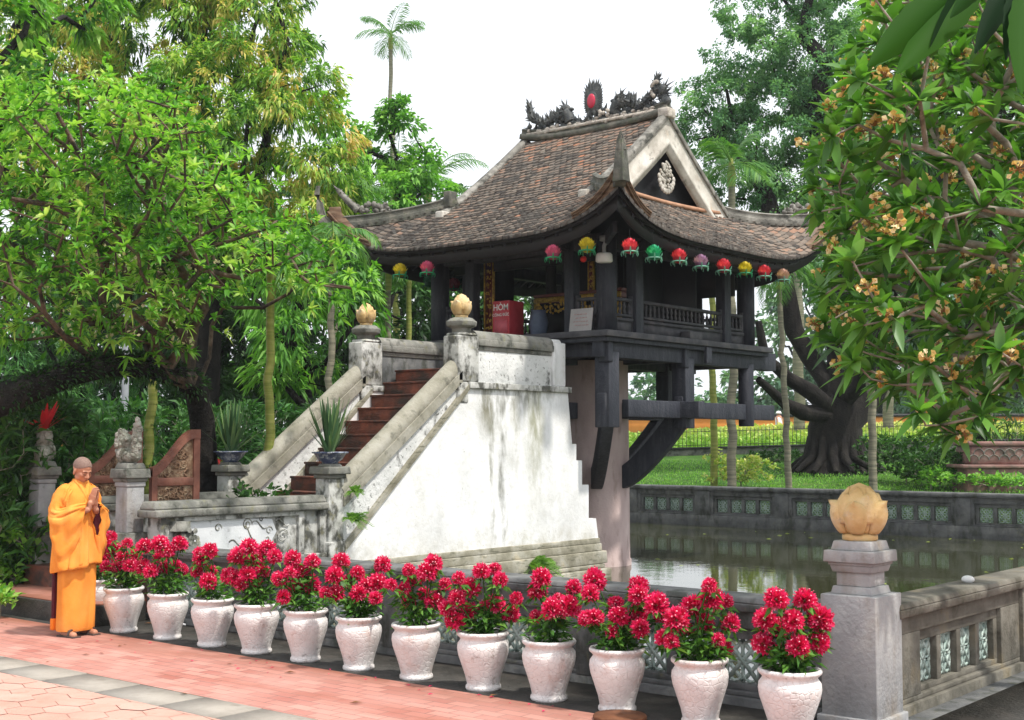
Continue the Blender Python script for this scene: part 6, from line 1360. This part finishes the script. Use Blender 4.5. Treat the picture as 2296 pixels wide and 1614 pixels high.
# bushes and shrub behind the far balustrade
def shrub(label,px,py,F,R,seed,mat='lime',L=.12,W=.05,n=16):
    rnd.seed(seed); b=gp_(px,F)
    if px>1400 and b[1]<27.5+R*.5: b=gpy(px,27.5+R*.5)
    t=thing('shrub',label,'shrub',tuple(b),'shrubs on the lawn'); mm=MB(); tg=[b+np.array([rnd.uniform(-R,R),rnd.uniform(-R,R)*.6,rnd.uniform(.2,py)]) for _ in range(n*2)]
    tp,td=grow(mm,[b,b+(0,0,.06),b+(0,0,.15)],tg,step=.15,rtip=.004,rbase=.02,seed=seed,sides=5); mm.build('stems',MT['barkgrey'],t,M=Matrix.Translation(-Vector(b))); m=MB(); tp=np.array(tp); tufts(m,np.concatenate([tp,tp+np.random.RandomState(seed).normal(0,.06,tp.shape)]),unit(np.array(list(td)*2)+np.array([0,0,.6])),7,L,W,1.2,.1,np.full(2*len(tp),.6),.25,seed,pos=.03); m.build('leaves',MT[mat],t,M=Matrix.Translation(-Vector(b)))
shrub('light green spreading shrub on the lawn right of the curved strut',1660,.75,29.5,.75,1,'hedge',.12,.06,40); shrub('small bright leafed plant on the lawn at the foot of the bare palm stem',2085,.5,29,.2,2,'lime',.14,.07,8)
shrub('dark bush right of the big dark trunk',2030,1.1,31,1.0,3,'darkleaf',.16,.06,80); shrub('dark bush between the palm stem and the stone planter',2105,.8,29.5,.8,4,'darkleaf',.16,.06,60); shrub('low dark bush left of the big dark trunk',1730,.5,37,.7,5,'darkleaf',.14,.06,30)
shrub('leafy plant at the foot of the stone planter',2215,.35,28.2,.9,6,'lime',.12,.06,50); shrub('spiky dark plant in the stone planter at the right edge',2220,.0+1.75,29.2,.7,8,'darkleaf',.3,.04,30)
shrub('red leaved shrub between the gate leaf and the left newel pillar',484,1.75,17.5,.22,9,'redleaf',.10,.03,9)
shrub('light green plant at the left edge beside the gate pillar',10,1.0,15,.5,11,'lime',.14,.07,40); shrub('low green plant on the soil at the left edge',8,.22,13.5,.15,12,'bright',.12,.04,14)
shrub('dark low bush behind the left newel pillar',590,1.2,15.8,.4,13,'darkleaf',.12,.05,50)
for k,(px,F,R_) in enumerate([(60,16,.9),(230,18,1.0),(400,20,1.1),(560,21,1.1),(680,22,1.0),(820,24,1.1),(-40,15,.7)]):
    shrub(['leafy dark bush behind the left gate pillar','leafy dark bush behind the dark red gate leaf','leafy dark bush behind the thick tree trunk','leafy dark bush behind the left stair rail','leafy dark bush behind the upper stair rail','leafy dark bush behind the stair head post','leafy dark bush cut by the left edge'][k],px,2.3,F,R_,30+k,'bamboo' if k%2 else 'darkleaf',.26,.05,110)
# leaves afloat on the pond
m=MB(); m.add([(-.04,0,0),(0,-.018,.004),(.05,0,0),(0,.018,.006)],[(0,1,2,3)],.6); fm=m.mesh('floating_leaf',MT['hedge'])
for k in range(34):
    o=bpy.data.objects.new('floating_leaf',fm); COL.objects.link(o); o.location=(rnd.uniform(-16,-4.5),rnd.uniform(17,26.3) if k%3 else rnd.uniform(25.4,26.5),WZ+.004); s_=rnd.uniform(.8,1.6); o.scale=(s_,s_,s_); o.rotation_euler=(0,0,rnd.uniform(0,6)); tag(o,'small leaf floating on the pond water','leaf','leaves floating on the pond')
# stone planter
b=gpy(2235,28.9); FP=float(b@Fh); t=thing('stone_planter','weathered pink stone planter on a carved stone base at the right edge','planter',tuple(b),None,PSI)
z0=at(2235,1092,FP)[2]-b[2]
m=MB(); m.box(-.85,1.2,-.5,.5,z0-.3,z0+.42); m.build('base_block',MT['pinkstone'],t,bev=.03)
for x_ in(-.6,.15,.75): m=MB(); m.ell((x_,-.49,z0+.22),(.2,.05,.13),12,8); m.build('base_carving',MT['pinkstone'],t,True)
m=MB(); m.box(-.95,1.3,-.56,.56,z0+.42,z0+.50); m.build('ledge',MT['pinkstone'],t,bev=.02)
m=MB(); m.box(-.74,1.2,-.45,.45,z0+.50,z0+.90,top=-.03); m.build('trough',MT['pinkstone'],t,bev=.06)
m=MB()
for r_ in range(2):
    for k in range(9): x_=-.68+k*.22+(r_%2)*.11; P=[(x_+.11*math.cos(q),-.468-.012*r_,z0+.60+r_*.13+.11*math.sin(q)) for q in np.linspace(0,math.pi,9)]; m.tube(P,.012,5)
m.build('scale_pattern',MT['stone'],t)
m=MB(); m.box(-.80,1.26,-.51,.51,z0+.90,z0+1.0); m.build('rim',MT['pinkstone'],t,bev=.03)
# ground cover weeds along the far coping and left bed
r=np.random.RandomState(9);N=26000; yy=27.2+np.concatenate([r.exponential(.3,4000),r.uniform(0,9,N-4000)]); P=np.stack([r.uniform(-26,-4,N),yy,[hz(v)+.02 for v in yy]],1); m=MB(); leafquads(m,P,unit(r.normal(0,.5,(N,3))+np.array([0,0,1.2])),.10,.02,r.uniform(0,1,N),4); o=m.build('grass_tufts',MT['lime']); tag(o,'short grass growing behind the far balustrade','grass',None,'stuff')
r=np.random.RandomState(10);N=16000; P=np.stack([r.uniform(-21.5,-13.7,N),r.uniform(8.5,16,N),np.full(N,.27)],1); m=MB(); leafquads(m,P,unit(r.normal(0,.8,(N,3))+np.array([0,0,1])),.16,.045,r.uniform(0,1,N),4); o=m.build('ground_cover',MT['darkleaf']); tag(o,'dark low ground cover in the left garden bed','ground cover',None,'stuff')
r=np.random.RandomState(12);N=9000; P=np.stack([r.uniform(-26,-13.9,N),r.uniform(7.2,8.2,N),np.full(N,.02)],1); P=P[P[:,0]<-14.1]; m=MB(); leafquads(m,P,unit(r.normal(0,.8,(len(P),3))+np.array([0,0,1])),.14,.05,r.uniform(0,1,len(P)),4); o=m.build('ground_cover',MT['bamboo']); tag(o,'green ground cover left of the entrance step','ground cover',None,'stuff')
# ============================================================ AIR
m=MB(); m.box(-310,210,-70,410,-2.5,22)
hm=bpy.data.materials.new('air'); hm.use_nodes=True; nt=hm.node_tree; nt.nodes.remove(nt.nodes['Principled BSDF']); v=nt.nodes.new('ShaderNodeVolumePrincipled'); v.inputs['Density'].default_value=.0005; v.inputs['Color'].default_value=(.93,.96,1,1); v.inputs['Anisotropy'].default_value=.2
nt.links.new(v.outputs[0],nt.nodes['Material Output'].inputs['Volume']); o=m.build('haze',hm); o['kind']='stuff'; o['label']='thin pale haze in the air'
